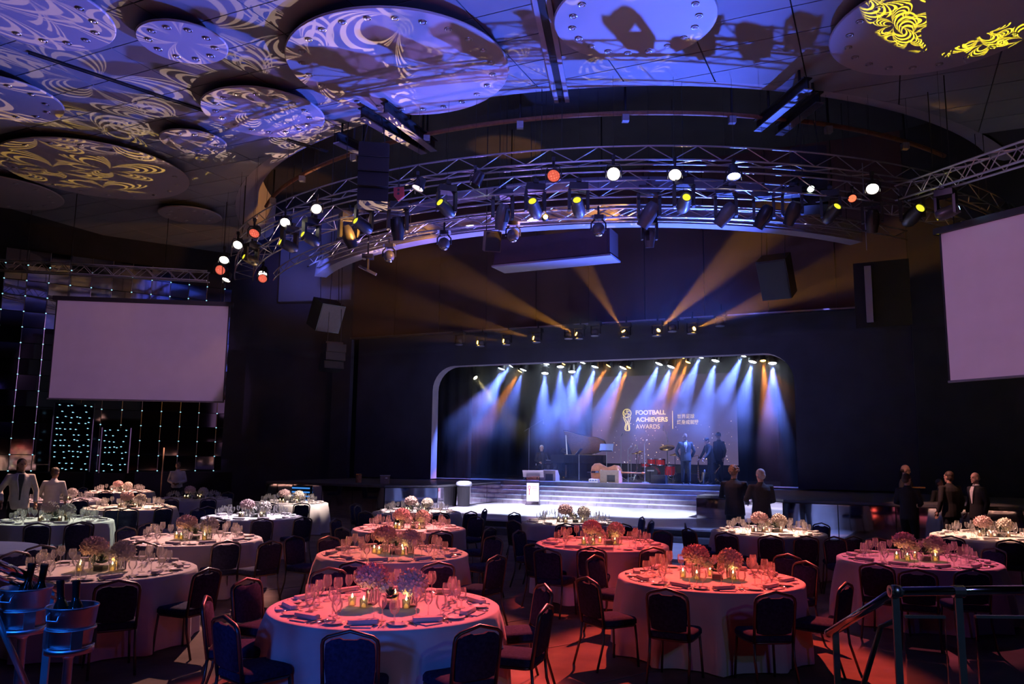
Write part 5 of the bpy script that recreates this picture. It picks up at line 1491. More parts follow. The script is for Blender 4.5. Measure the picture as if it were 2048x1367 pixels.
TT = MB().lathe([(TR-0.03, 0.715), (TR-0.03, 0.745)], 40).mesh('tabletop', 'wood_table')
TLEG = MB().tube([(0, 0, 0), (0, 0, 0.715)], 0.02, 8).mesh('leg', 'black_metal')
for i, (k, d) in enumerate(TABLES.items()):
    c = d['c']
    t_ = thing('round_table', 'round folding table hidden under the cloth of %s' % d['phrase'], 'table', c, group='round banquet tables')
    obj('tabletop', TT, t_)
    for a in range(4): obj('leg', TLEG, t_, loc=(0.55*math.cos(a*PI/2+0.4), 0.55*math.sin(a*PI/2+0.4), 0))
    o = obj('tablecloth', CLOTHS[i % 5], None, loc=c, rotz=i*1.3)
    tag(o, 'floor-length white cloth draped over %s' % d['phrase'], 'tablecloth', 'floor-length round tablecloths')

# ------------------------------------------------------------------ tableware
ZT = 0.7535
def gl(prof, n=14): return MB().lathe(prof, n, cap=False).mesh('stemware', 'wine_glass', True)
G_WINE = gl([(0.036, 0.0), (0.034, 0.004), (0.006, 0.012), (0.0045, 0.05), (0.005, 0.105), (0.022, 0.118), (0.040, 0.145), (0.042, 0.175), (0.034, 0.225)])
G_WHITE = gl([(0.033, 0.0), (0.031, 0.004), (0.006, 0.012), (0.0045, 0.05), (0.005, 0.09), (0.020, 0.10), (0.034, 0.125), (0.035, 0.15), (0.029, 0.19)])
G_WATER = gl([(0.036, 0.0), (0.034, 0.004), (0.008, 0.012), (0.006, 0.03), (0.008, 0.055), (0.030, 0.07), (0.044, 0.105), (0.043, 0.135), (0.038, 0.165)])
PLATE = MB().lathe([(0.0, 0.004), (0.05, 0.004), (0.055, 0.006), (0.08, 0.015), (0.081, 0.018), (0.056, 0.010), (0.0, 0.008)], 24).mesh('bread_plate', 'china', True)
_nk = MB()
_nk.rings([[V((x, y*s, z)) for x, y in rrect(0.235, 0.075, 0.02, 2)] for s, z in ((0.9, 0.0), (1.0, 0.008), (1.0, 0.022), (0.8, 0.032))])
NAPKIN = smooth_angle(_nk.mesh('napkin', 'napkin'), 50)
CARD = MB().box((0, 0, 0.004), (0.16, 0.19, 0.008)).mesh('menu_card', 'menu_card')
def cut(kind):
    m_ = MB()
    if kind == 'fork':
        m_.tube([(0, 0, 0.003), (0, 0.11, 0.005)], 0.004, 5, flat=0.6).box((0, 0.125, 0.005), (0.02, 0.03, 0.003))
        for q in range(4): m_.box((-0.0085+0.0057*q, 0.158, 0.006), (0.0028, 0.045, 0.002))
    elif kind == 'knife':
        m_.tube([(0, 0, 0.004), (0, 0.095, 0.004)], 0.005, 6, flat=0.6).box((0, 0.16, 0.004), (0.016, 0.13, 0.003), taper=0.6)
    else:
        m_.tube([(0, 0, 0.003), (0, 0.12, 0.005)], 0.004, 5, flat=0.6).ell((0, 0.148, 0.007), (0.018, 0.028, 0.005), 10, 6)
    return m_.mesh(kind, 'chrome', True)
CUT = {k: cut(k) for k in ('fork', 'knife', 'spoon')}
NS = 10
GLASS_FULL = ['T1', 'T2', 'T3', 'T4', 'T9', 'T7', 'T12', 'T10', 'T15', 'T6']
CUTLERY = ['T1', 'T2', 'T3', 'T4', 'T9', 'T12']
far = MB()
rg = random.Random(21)
def glass_geo(me): return [tuple(v.co) for v in me.vertices], [tuple(p.vertices) for p in me.polygons]
GEO = {id(g): glass_geo(g) for g in (G_WINE, G_WHITE, G_WATER)}
SEATW = ['six', 'five', 'four', 'three', 'two', 'twelve', 'eleven', 'ten', 'nine', 'eight']
SETN = ['nearest', 'first right', 'second right', 'third right', 'fourth right', 'farthest', 'fourth left', 'third left', 'second left', 'first left']
for ti, (k, d) in enumerate(TABLES.items()):
    if k == 'T20': continue
    c = d['c']; ph = d['phrase']
    base = -PI/2 + rg.uniform(-0.1, 0.1)
    for s in range(NS):
        a = base + 2*PI*s/NS + rg.uniform(-0.03, 0.03)
        er = V((math.cos(a), math.sin(a), 0)); et = V((-math.sin(a), math.cos(a), 0))
        w_ = SETN[s]
        def put(name, me, r, t, rot, label, cat, grp, dz=0.0):
            o = obj(name, me, None, loc=c+er*r+et*t+V((0, 0, ZT+dz)), rotz=rot)
            return tag(o, label, cat, grp)
        ra = a + PI/2
        if k in CUTLERY or s % 1 == 0:
            put('menu_card', CARD, 0.82, 0.0, ra+rg.uniform(-0.2, 0.2), 'square menu card at %s setting of %s' % (w_, ph), 'menu card', 'menu cards at the settings')
            put('napkin', NAPKIN, 0.80, rg.uniform(-0.03, 0.03), ra+rg.choice((0.1, -0.3, 0.4))+rg.uniform(-0.2, 0.2), 'folded pale napkin at %s setting of %s' % (w_, ph), 'napkin', 'folded napkins', 0.010)
            put('bread_plate', PLATE, 0.79, -0.23, 0, 'small white bread plate at %s setting of %s' % (w_, ph), 'plate', 'bread plates')
        if k in CUTLERY:
            put('fork', CUT['fork'], 0.90, -0.125, ra+rg.uniform(-0.06, 0.06), 'silver fork at %s setting of %s' % (w_, ph), 'fork', 'table forks')
            put('knife', CUT['knife'], 0.91, 0.14, ra+rg.uniform(-0.06, 0.06), 'silver knife at %s setting of %s' % (w_, ph), 'knife', 'table knives')
            put('spoon', CUT['spoon'], 0.90, 0.175, ra+rg.uniform(-0.06, 0.06), 'silver spoon at %s setting of %s' % (w_, ph), 'spoon', 'table spoons')
        for (nm, me, r, t, lab, cat) in (('wine_glass', G_WINE, 0.57, 0.02, 'tall empty wine glass', 'wine glass'), ('white_wine_glass', G_WHITE, 0.61, 0.11, 'slim empty wine glass', 'wine glass'), ('water_goblet', G_WATER, 0.65, 0.20, 'round water goblet', 'goblet')):
            r += rg.uniform(-0.02, 0.02); t += rg.uniform(-0.015, 0.015)
            if k in GLASS_FULL:
                put(nm, me, r, t, rg.uniform(0, 6), '%s at %s setting of %s' % (lab, w_, ph), cat, 'stemware on the near tables')
            else:
                p = c+er*r+et*t+V((0, 0, ZT)); vs, fs = GEO[id(me)]
                far.add([(v[0]+p.x, v[1]+p.y, v[2]+p.z) for v in vs], fs)
fo = far.build('distant_glasses', 'wine_glass', smooth=True)
tag(fo, 'many small glasses sparkling on the distant tables', 'glasses', kind='stuff')

# flowers, succulents and candles
def bloom(seed, mat, R=0.115, flat=0.8, n=110):
    r_ = random.Random(seed); mb = MB()
    ga = PI*(3-math.sqrt(5))
    for i in range(n):
        z = 1-2*(i+0.5)/n
        if z < -0.75: continue
        rad = math.sqrt(1-z*z); th = ga*i
        d = V((rad*math.cos(th), rad*math.sin(th), z))
        p = V((d.x*R, d.y*R, d.z*R*flat))*r_.uniform(0.9, 1.06)
        q = zto(d).to_matrix().to_4x4()
        s = R*0.26*r_.uniform(0.85, 1.2); rot = r_.uniform(0, 6)
        vs = [(0, 0, 0)]; fs = []
        for k in range(4):
            a = rot+k*PI/2
            vs += [(s*math.cos(a-0.6)*0.8, s*math.sin(a-0.6)*0.8, 0.012*R/0.115), (s*1.25*math.cos(a), s*1.25*math.sin(a), 0.02*R/0.115+r_.uniform(-0.004, 0.008)), (s*math.cos(a+0.6)*0.8, s*math.sin(a+0.6)*0.8, 0.012*R/0.115)]
            b = 1+3*k; fs.append((0, b, b+1, b+2))
        mb.add(vs, fs, Matrix.Translation(p) @ q)
    mb.ell((0, 0, -0.01), (R*0.85, R*0.85, R*flat*0.85), 10, 7)
    return mb.mesh('bloom', mat, True)
BLOOMS = [bloom(1, 'petal_pink', 0.125, 0.72), bloom(2, 'petal_white', 0.115, 0.9), bloom(3, 'petal_white', 0.06, 0.9, 50)]
VASE = smooth_angle(MB().lathe([(0.045, 0), (0.048, 0.004), (0.05, 0.12), (0.047, 0.12), (0.044, 0.008), (0.0, 0.008)], 16, cap=False).mesh('vase', 'vase_glass'), 40)
VSQ = MB().prism(rrect(0.12, 0.12, 0.012, 2), 0, 0.008).rings([[V((x, y, z)) for x, y in rrect(0.12, 0.12, 0.012, 2)] for z in (0.0, 0.075)], cap=False).mesh('vase', 'vase_glass')
STEM = MB().tube([(0, 0, 0.02), (0.01, 0, 0.1), (0, 0, 0.19)], 0.006, 5).tube([(0.02, 0.01, 0.02), (0, 0.01, 0.17)], 0.005, 5).tube([(-0.02, 0.0, 0.02), (0, -0.01, 0.17)], 0.005, 5).mesh('stem', 'leaf_green')
def leaf_mesh(L_, w_, mat):
    return MB().add([(0, 0, 0), (w_, L_*0.4, 0.012), (0, L_, -0.01), (-w_, L_*0.4, 0.012), (0, L_*0.45, -0.006)], [(0, 1, 4), (1, 2, 4), (2, 3, 4), (3, 0, 4)]).mesh('leaf', mat)
LEAF = leaf_mesh(0.12, 0.035, 'leaf_green')
_su = MB(); _rs = random.Random(4)
for ring_, (n, el, L_) in enumerate(((7, 20, 0.075), (7, 45, 0.065), (5, 70, 0.05))):
    for i in range(n):
        a = 2*PI*i/n + ring_*0.4
        q = Matrix.Rotation(a, 4, 'Z') @ Matrix.Rotation(math.radians(el), 4, 'X')
        _su.add([(0, 0, 0), (0.018, L_*0.5, 0.008), (0, L_, 0.004), (-0.018, L_*0.5, 0.008), (0, L_*0.5, -0.006)], [(0, 1, 2, 3), (0, 4, 1), (1, 4, 2), (2, 4, 3), (3, 4, 0)], Matrix.Translation((0, 0, 0.02*ring_)) @ q)
SUCC = _su.mesh('rosette', 'succulent')
CAND = MB().lathe([(0.0, 0.0), (0.024, 0.0), (0.024, 0.05), (0.018, 0.052), (0.0, 0.048)], 14).mesh('wax', 'candle_wax', True)
CGL = MB().lathe([(0.031, 0.0), (0.034, 0.004), (0.036, 0.075), (0.033, 0.075), (0.031, 0.006)], 14, cap=False).mesh('holder', 'wine_glass', True)
FLAME = MB().lathe([(0.0, 0.052), (0.006, 0.058), (0.0085, 0.068), (0.006, 0.082), (0.0, 0.098)], 8).mesh('flame', 'flame', True)
WICK = MB().tube([(0, 0, 0.046), (0, 0, 0.058)], 0.0012, 4).mesh('wick', 'black_metal')
CLIT = ('T1', 'T2', 'T3', 'T4', 'T9', 'T7', 'T12', 'T10')
for ti, (k, d) in enumerate(TABLES.items()):
    if k == 'T20': continue
    c = d['c']+V((0, 0, ZT)); ph = d['phrase']
    rot = rg.uniform(-0.25, 0.25)
    def at(x, y): return c + V((x*math.cos(rot)-y*math.sin(rot), x*math.sin(rot)+y*math.cos(rot), 0))
    for q, (x, y, bi, nm, sd) in enumerate(((-0.14, 0.05, 0, 'large domed', 'left'), (0.23, 0.02, 1, 'ball-shaped', 'right'))):
        t_ = thing('flower_vase', '%s bouquet in glass, %s of centre on %s' % (nm, sd, ph), 'flowers', at(x, y), group='table bouquets')
        obj('vase', VASE, t_); obj('stem', STEM, t_)
        obj('bloom', BLOOMS[bi], t_, loc=(0, 0, 0.235 if bi == 0 else 0.19), rotz=rg.uniform(0, 6))
        if bi == 0: obj('bud', BLOOMS[2], t_, loc=(0.13, -0.02, 0.15), rotz=1)
        for i in range(4): obj('leaf', LEAF, t_, M=Matrix.Translation((0, 0, 0.15)) @ Matrix.Rotation(i*1.6+rg.uniform(0, 1), 4, 'Z') @ Matrix.Rotation(0.15, 4, 'X'))
    t_ = thing('succulent_pot', 'dark succulent in square glass on %s' % ph, 'plant', at(0.07, -0.10), rot, group='table succulents')
    obj('vase', VSQ, t_)
    MB().box((0, 0, 0.03), (0.10, 0.10, 0.044)).build('soil', 'succulent', t_)
    obj('rosette', SUCC, t_, loc=(0, 0, 0.075), scale=1.15)
    for q, (x, y, w_) in enumerate(((-0.26, -0.02, 'left'), (-0.15, -0.17, 'front'), (0.20, -0.13, 'right'), (0.05, 0.20, 'back'))):
        x += rg.uniform(-0.04, 0.04); y += rg.uniform(-0.04, 0.04)
        t_ = thing('votive_candle', '%s lit votive candle on %s' % (w_, ph), 'candle', at(x, y), group='votive candles')
        obj('holder', CGL, t_); wx = obj('wax', CAND, t_, loc=(0, 0, 0.006)); obj('wick', WICK, wx); obj('flame', FLAME, t_, loc=(0, 0, 0.006))
        if k in CLIT:
            l = bpy.data.lights.new('candle_glow', 'POINT'); l.color = (1.0, 0.52, 0.14); l.energy = 0.14; l.shadow_soft_size = 0.012
            lo = bpy.data.objects.new('candle_glow', l); COL.objects.link(lo); lo.parent = t_; lo.location = (0, 0, 0.115)
            l2 = bpy.data.lights.new('wax_glow', 'POINT'); l2.color = (1.0, 0.62, 0.20); l2.energy = 0.035; l2.shadow_soft_size = 0.008
            lo = bpy.data.objects.new('wax_glow', l2); COL.objects.link(lo); lo.parent = t_; lo.location = (0, 0, 0.040)
# ------------------------------------------------------------------ people
def fuse(mb, voxel, smooth=4):
    """weld the lofted pieces into one continuous skin"""
    me = mb.mesh('tmp', 'linen'); o = bpy.data.objects.new('tmp', me); COL.objects.link(o)
    r = o.modifiers.new('r', 'REMESH'); r.mode = 'VOXEL'; r.voxel_size = voxel
    s = o.modifiers.new('s', 'SMOOTH'); s.iterations = smooth; s.factor = 0.5
    dg = bpy.context.evaluated_depsgraph_get(); dg.update()
    m2 = bpy.data.meshes.new_from_object(o.evaluated_get(dg))
    bpy.data.objects.remove(o); bpy.data.meshes.remove(me)
    m2.materials.clear()
    return m2
def ering(c, rx, ry, M, n=16, tilt=None):
    return [M @ (V(c)+V((rx*math.cos(2*PI*i/n), ry*math.sin(2*PI*i/n), 0))) for i in range(n)]
def hand(mb, wrist, d, side, curl=0.5):
    d = V(d).normalized(); up = V((0, 1, 0)) if abs(d.y) < 0.8 else V((0, 0, 1))
    n = (up-d*up.dot(d)).normalized(); s = d.cross(n)*side      # n: thumb side, s: palm normal
    mb.tube([wrist, wrist+d*0.05, wrist+d*0.09], [0.024, 0.034, 0.030], 8, flat=0.5)
    for i, (off, L_) in enumerate(((0.027, 0.072), (0.009, 0.082), (-0.009, 0.076), (-0.026, 0.06))):
        b = wrist+d*0.085+n*off
        mb.tube([b, b+d*L_*0.45+s*0.008*curl, b+d*L_*0.75+s*L_*0.4*curl, b+d*L_*0.8+s*L_*0.8*curl], [0.0088, 0.0085, 0.0078, 0.006], 6)
    b = wrist+d*0.03+n*0.028
    mb.tube([b, b+d*0.03+n*0.025, b+d*0.06+n*0.03+s*0.012], [0.012, 0.0105, 0.008], 6)
ARM_DOWN = dict(e=(0.075, -0.03, -0.29), w=(0.085, 0.06, -0.54))
def person(label, loc, heading, H=1.78, skin='skin_pale', hair=('hair_brown', 'short'), top='suit_black', legs='suit_black', front=None, tie=None,
           R=None, L=None, lean=0.0, side=0.0, head=(0, 0), sit=False, long_top=True, stride=0.0, cap=None, glasses=False, build_=1.0, top_name='jacket'):
    k = H/1.78
    t_ = thing('person', label, 'person', loc, heading-PI/2)
    t_.scale = (k, k, k)
    drop = -0.41 if sit else 0.0
    hipz = 0.93+drop
    Mup = Matrix.Translation((0, 0, hipz)) @ Matrix.Rotation(-lean, 4, 'X') @ Matrix.Rotation(side, 4, 'Y') @ Matrix.Translation((0, 0, -hipz))
    def U(p): return Mup @ V((p[0], p[1], p[2]+drop))
    I4 = Matrix.Identity(4); b_ = build_
    R = R or ARM_DOWN; L = L or ARM_DOWN
    sh = {1: U((0.185*b_, 0, 1.435)), -1: U((-0.185*b_, 0, 1.435))}
    arm = {}
    for s, A in ((1, R), (-1, L)):
        e = sh[s]+V((A['e'][0]*s, A['e'][1], A['e'][2])); w_ = sh[s]+V((A['w'][0]*s, A['w'][1], A['w'][2]))
        arm[s] = (sh[s], e, w_)
    if sit:
        leg = {s: (V((0.09*s, 0, hipz-0.02)), V((0.13*s, 0.43, 0.53)), V((0.13*s, 0.40, 0.09))) for s in (1, -1)}
    else:
        leg = {s: (V((0.09*s, 0, hipz)), V((0.10*s, 0.03+0.10*stride*s, 0.50)), V((0.11*s, -0.02+0.20*stride*s, 0.09))) for s in (1, -1)}
    tors = [(0.86, 0.155, 0.115), (0.95, 0.165, 0.12), (1.08, 0.150, 0.105), (1.22, 0.165, 0.112), (1.34, 0.180, 0.115), (1.42, 0.165, 0.095), (1.47, 0.09, 0.07), (1.50, 0.06, 0.06)]
    body = MB()
    MT_ = Mup @ Matrix.Translation((0, 0, drop))
    body.rings([ering((0, 0, z), rx*b_, ry*b_, MT_) for z, rx, ry in tors])
    # head
    hc = U((0, 0.02, 1.655)); hy, hp = head
    Mh = Matrix.Translation(hc) @ (Mup.to_3x3().to_4x4()) @ Matrix.Rotation(hy, 4, 'Z') @ Matrix.Rotation(hp, 4, 'X')
    body.tube([U((0, 0, 1.46)), U((0, 0.0, 1.52)), U((0, 0.005, 1.58)), hc], [0.062, 0.056, 0.056, 0.05], 10)
    body.ell((0, -0.012, 0.028), (0.076, 0.095, 0.098), 14, 10, Mh)
    body.ell((0, 0.018, -0.045), (0.060, 0.070, 0.075), 12, 8, Mh)
    body.ell((0, 0.072, -0.098), (0.024, 0.02, 0.02), 8, 6, Mh)
    body.tube([Mh @ V((0, 0.085, 0.02)), Mh @ V((0, 0.100, -0.012)), Mh @ V((0, 0.102, -0.028))], [0.010, 0.014, 0.016], 8)
    body.ell((0, 0.078, 0.035), (0.05, 0.016, 0.012), 10, 6, Mh)
    for s in (1, -1): body.ell((0.078*s, -0.008, -0.01), (0.012, 0.022, 0.034), 8, 6, Mh)
    for s in (1, -1):
        a, e, w_ = arm[s]
        body.tube([a-V((0.04*s, 0, 0)), a, a.lerp(e, 0.5), e, e.lerp(w_, 0.4), w_], [0.05, 0.056, 0.048, 0.041, 0.040, 0.026], 10)
        h_, kn, an = leg[s]
        body.tube([h_+V((0, 0, 0.02)), h_.lerp(kn, 0.45), kn, kn.lerp(an, 0.4), an], [0.088, 0.078, 0.056, 0.055, 0.036], 10)
    me = fuse(body, 0.013, 4)
    hm = MB()
    for s in (1, -1):
        a, e, w_ = arm[s]; hand(hm, w_-(w_-e).normalized()*0.01, w_-e, s)
    # append the hands to the body mesh
    vs = [tuple(v.co) for v in me.vertices]; fs = [tuple(p.vertices) for p in me.polygons]
    fin = MB(); fin.add(vs, fs); fin.add(hm.v, hm.f)
    bpy.data.meshes.remove(me)
    fin.build('body', skin, t_, smooth=True)
    # eyes and mouth
    for s in (1, -1): MB().ell((0.031*s, 0.084, 0.012), (0.012, 0.006, 0.007), 8, 6, Mh).build('eye', 'eye', t_, smooth=True)
    MB().ell((0, 0.086, -0.060), (0.022, 0.006, 0.006), 8, 6, Mh).build('mouth', 'lip', t_, smooth=True)
    # clothing
    jk = MB()
    lo = 0.80 if long_top else 0.92
    jt = [(lo, 0.195 if long_top else 0.17, 0.145 if long_top else 0.13), (0.95, 0.188, 0.140), (1.10, 0.168, 0.122), (1.24, 0.184, 0.130), (1.36, 0.200, 0.132), (1.43, 0.182, 0.108), (1.475, 0.105, 0.082), (1.505, 0.072, 0.070)]
    if sit: jt[0] = (0.92, 0.19, 0.14)
    jk.rings([ering((0, 0, z), rx*b_, ry*b_, MT_) for z, rx, ry in jt])
    for s in (1, -1):
        a, e, w_ = arm[s]; ww = e.lerp(w_, 0.93)
        jk.tube([a-V((0.06*s, 0, 0.01)), a, a.lerp(e, 0.5), e, e.lerp(w_, 0.5), ww], [0.06, 0.070, 0.062, 0.056, 0.052, 0.045], 12)
    jm = fuse(jk, 0.016, 3); jm.materials.append(MT[top]); jm.polygons.foreach_set('use_smooth', [True]*len(jm.polygons)); jm.name = top_name
    jo = obj(top_name, jm, t_)
    if front:       # shirt V (and tie) laid on the chest
        def fy(z):
            for (z0, rx0, ry0), (z1, rx1, ry1) in zip(jt, jt[1:]):
                if z0 <= z <= z1: return (ry0+(ry1-ry0)*(z-z0)/(z1-z0))*b_
            return 0.07
        def strip(zs, ws, off):
            vs = []; fs = []
            for z, w_ in zip(zs, ws):
                y = fy(z)
                for x in (-w_, -w_/2, 0, w_/2, w_):
                    yy = y*math.sqrt(max(0, 1-(x/0.2)**2))+off
                    vs.append(MT_ @ V((x, yy, z)))
            for i in range(len(zs)-1):
                for j in range(4): fs.append((i*5+j, i*5+j+1, (i+1)*5+j+1, (i+1)*5+j))
            return MB().add(vs, fs)
        zlow = 1.12 if front != 'shirt_dark' else 0.98
        zs = [zlow, 1.2, 1.3, 1.38, 1.44, 1.48]; ws = [0.012, 0.03, 0.05, 0.062, 0.058, 0.045]
        strip(zs, ws, 0.006).build('shirt_front', front, jo)
        for s in (1, -1):
            lv = [MT_ @ V((s*(w_+0.006), fy(z)*math.sqrt(1-((w_+0.006)/0.2)**2)+0.008, z)) for z, w_ in zip(zs, ws)]
            MB().tube(lv, [0.006, 0.014, 0.018, 0.017, 0.014, 0.010], 6, flat=0.4).build('lapel', top, jo)
        if tie: strip([1.14, 1.25, 1.36, 1.45], [0.018, 0.022, 0.018, 0.012], 0.013).build('tie', tie, jo)
    MB().lathe([(0.066, 0), (0.072, 0.02), (0.060, 0.045), (0.056, 0.04)], 14, MT_ @ Matrix.Translation((0, 0.0, 1.485)), cap=False).build('collar', front or top, jo)
    tq = MB()
    tq.rings([ering((0, 0, z+drop), rx, ry, I4) for z, rx, ry in ((0.84, 0.16, 0.12), (0.93, 0.175, 0.130), (1.02, 0.165, 0.118))])
    for s in (1, -1):
        h_, kn, an = leg[s]
        tq.tube([h_+V((0, 0, 0.03)), h_.lerp(kn, 0.45), kn, kn.lerp(an, 0.5), an+V((0, 0, -0.02))], [0.10, 0.092, 0.074, 0.068, 0.062], 12)
    tm = fuse(tq, 0.016, 3); tm.materials.append(MT[legs]); tm.polygons.foreach_set('use_smooth', [True]*len(tm.polygons)); tm.name = 'trousers'
    obj('trousers', tm, t_)
    for s in (1, -1):
        an = leg[s][2]
        sr = []
        for y, w_, h_ in ((-0.07, 0.032, 0.07), (-0.03, 0.040, 0.085), (0.05, 0.042, 0.075), (0.12, 0.046, 0.05), (0.18, 0.040, 0.038), (0.205, 0.018, 0.025)):
            sr.append([V((an.x+w_*math.cos(2*PI*i/10), an.y+y, h_*0.5+h_*0.5*math.sin(2*PI*i/10))) for i in range(10)])
        MB().rings(sr).build('shoe', 'shoe', t_, smooth=True)
    # hair
    hm_, hs = hair
    if cap:
        MB().ell((0, -0.016, 0.045), (0.088, 0.105, 0.085), 14, 8, Mh).build('cap_crown', cap, t_, smooth=True)
        MB().ell((0, 0.085, 0.055), (0.06, 0.06, 0.010), 12, 6, Mh).build('cap_brim', cap, t_, smooth=True)
    if hs != 'bald':
        hb = MB()
        hb.ell((0, -0.028, 0.046), (0.085, 0.096, 0.090), 14, 9, Mh)
        if hs in ('short', 'curly', 'long', 'bun'):
            hb.ell((0, -0.05, -0.005), (0.080, 0.070, 0.085), 12, 8, Mh)
        if hs == 'curly':
            rc = random.Random(6)
            for i in range(38):
                d_ = V((rc.gauss(0, 1), rc.gauss(-0.5, 0.9), rc.gauss(0.5, 0.8))).normalized()
                if d_.y > 0.35 and d_.z < 0.6: continue
                hb.ell((d_.x*0.09, d_.y*0.10-0.02, d_.z*0.10+0.03), 0.027, 8, 6, Mh)
        if hs == 'bun':
            hb.ell((0, -0.115, 0.06), (0.045, 0.045, 0.045), 10, 7, Mh)
        if hs == 'long':
            hb.ell((0, -0.07, -0.06), (0.075, 0.05, 0.12), 12, 8, Mh)
        hb.build('hair', hm_, t_, smooth=True)
    else:
        MB().ell((0, -0.045, -0.005), (0.081, 0.066, 0.05), 12, 8, Mh).build('hair', hm_, t_, smooth=True)
    if glasses:
        gm = MB()
        for s in (1, -1): gm.tube([Mh @ V((s*0.033+0.022*math.cos(a*0.7), 0.098, 0.012+0.016*math.sin(a*0.7))) for a in range(9)], 0.003, 4, closed=True)
        gm.build('glasses', 'black_plastic', t_)
    return t_

def grd(px, dist, z=0.0):
    p = aty(px, 950, dist); return V((p.x, p.y, z))
def toward(a, b): return math.atan2(b[1]-a[1], b[0]-a[0])
def hgt(px, py, dist, z=0.0, lo=1.6, hi=1.93):
    return max(lo, min(hi, aty(px, py, dist).z - z))
UP = PI/2                     # looking away from the camera
# waiters at left
g = grd(42, 16.6)
person('standing waiter in a pale open jacket over a dark shirt at far left', g, toward(g, (0.5, 2)), hgt(42, 906, 16.6, hi=1.86), 'skin_tan', ('hair_brown', 'long'), 'jacket_white', 'suit_black', front='shirt_dark',
       R=dict(e=(0.14, -0.06, -0.27), w=(0.10, 0.10, -0.50)), L=dict(e=(0.10, -0.02, -0.29), w=(0.10, 0.08, -0.53)), head=(0.25, 0.05), stride=0.4)
g = grd(107, 17.6)
person('waiter in a white shirt seen from behind with dark hair in a bun', g, UP+0.15, 1.66, 'skin_tan', ('hair_brown', 'bun'), 'shirt_white', 'suit_black', long_top=False,
       R=dict(e=(0.07, 0.05, -0.28), w=(0.0, 0.25, -0.42)), L=dict(e=(0.12, 0.05, -0.26), w=(0.06, 0.25, -0.38)), lean=0.12, head=(-0.2, -0.2), top_name='shirt')
g = grd(355, 25.8)
person('shadowy waiter in a white shirt standing before the dark wall', g, -PI/2+0.2, 1.70, 'skin_brown', ('hair_black', 'short'), 'shirt_white', 'suit_black', long_top=False,
       R=dict(e=(0.08, -0.02, -0.28), w=(-0.12, 0.18, -0.36)), L=dict(e=(0.08, -0.02, -0.28), w=(-0.12, 0.18, -0.36)), top_name='shirt')
# two suited men before the right deck
g = grd(1468, 17.2)
person('curly-haired man in a dark suit seen from behind, looking down right', g, UP-0.45, hgt(1468, 931, 17.2), 'skin_pale', ('hair_blond', 'curly'), 'suit_black', 'suit_black',
       R=dict(e=(0.08, 0.06, -0.28), w=(-0.02, 0.26, -0.30)), L=dict(e=(0.08, 0.06, -0.28), w=(-0.06, 0.26, -0.30)), head=(-0.25, -0.3), build_=1.06)
g = grd(1521, 16.6)
person('grey-haired man in a dark suit seen from behind beside the curly-haired man', g, UP+0.1, hgt(1521, 938, 16.6), 'skin_pale', ('hair_grey', 'short'), 'suit_brown', 'suit_black',
       R=dict(e=(0.08, 0.05, -0.28), w=(-0.06, 0.26, -0.34)), L=dict(e=(0.10, 0.05, -0.27), w=(-0.02, 0.26, -0.34)), head=(0.3, -0.25), build_=1.06)
# group at right
g = grd(1810, 19.4)
person('tall bald man facing right behind a shorter man at far right', g, -PI/2+0.9, hgt(1810, 928, 19.4), 'skin_tan', ('hair_brown', 'bald'), 'suit_black', 'suit_black', front='shirt_dark', head=(0.2, -0.15))
g = grd(1813, 17.4)
person('dark-haired man in a suit with clasped hands before the bald man', g, UP-0.8, hgt(1813, 947, 17.4), 'skin_tan', ('hair_brown', 'short'), 'suit_brown', 'suit_black',
       R=dict(e=(0.08, 0.02, -0.28), w=(-0.04, 0.24, -0.34)), L=dict(e=(0.08, 0.02, -0.28), w=(-0.10, 0.24, -0.34)), head=(-0.4, -0.2))
g = grd(1898, 17.8)
person('man in a brownish suit with his back turned at far right', g, UP+0.25, hgt(1898, 942, 17.8), 'skin_tan', ('hair_brown', 'short'), 'suit_brown', 'suit_black', head=(0.2, 0), build_=1.1)
g = grd(1878, 19.6)
person('half-hidden man just left of the brown-suited back', g, -PI/2+0.3, hgt(1878, 957, 19.6, lo=1.55), 'skin_brown', ('hair_black', 'short'), 'suit_black', 'suit_black', front='shirt_dark')
g = grd(1951, 17.6)
person('bald man in profile facing left at the far right', g, PI+0.15, hgt(1951, 944, 17.6), 'skin_pale', ('hair_grey', 'bald'), 'suit_black', 'suit_black', front='shirt_white', head=(0.1, 0.05))
# musicians
g = stg(1083, 30.2); g.z = SZ
person('white-haired pianist in a black jacket seated at the grand piano', g, toward(g, stg(1140, 28.4)), 1.76, 'skin_pale', ('hair_white', 'short'), 'suit_black', 'suit_black', front='shirt_dark', sit=True,
       R=dict(e=(0.08, 0.02, -0.28), w=(0.0, 0.26, -0.36)), L=dict(e=(0.06, 0.05, -0.28), w=(-0.10, 0.28, -0.34)), head=(-0.35, -0.1))
g = stg(1371, 28.6); g.z = SZ
person('musician in a green-grey suit and tie standing with hands behind his back', g, -PI/2-0.1, 1.78, 'skin_brown', ('hair_grey', 'bald'), 'suit_charcoal', 'suit_charcoal', front='shirt_white', tie='tie_grey',
       R=dict(e=(0.12, -0.08, -0.28), w=(0.02, -0.12, -0.50)), L=dict(e=(0.12, -0.08, -0.28), w=(0.02, -0.12, -0.50)), head=(0.5, -0.25), build_=1.05)
g = stg(1422, 28.9); g.z = SZ
person('musician in a dark cap leaning towards the saxophones', g, PI+0.25, 1.66, 'skin_tan', ('hair_black', 'bald'), 'suit_black', 'suit_black', cap='cap_navy',
       R=dict(e=(0.06, 0.10, -0.26), w=(0.04, 0.26, -0.48)), L=dict(e=(0.06, 0.12, -0.26), w=(0.06, 0.30, -0.46)), lean=0.22)
g = stg(1438, 29.3); g.z = SZ
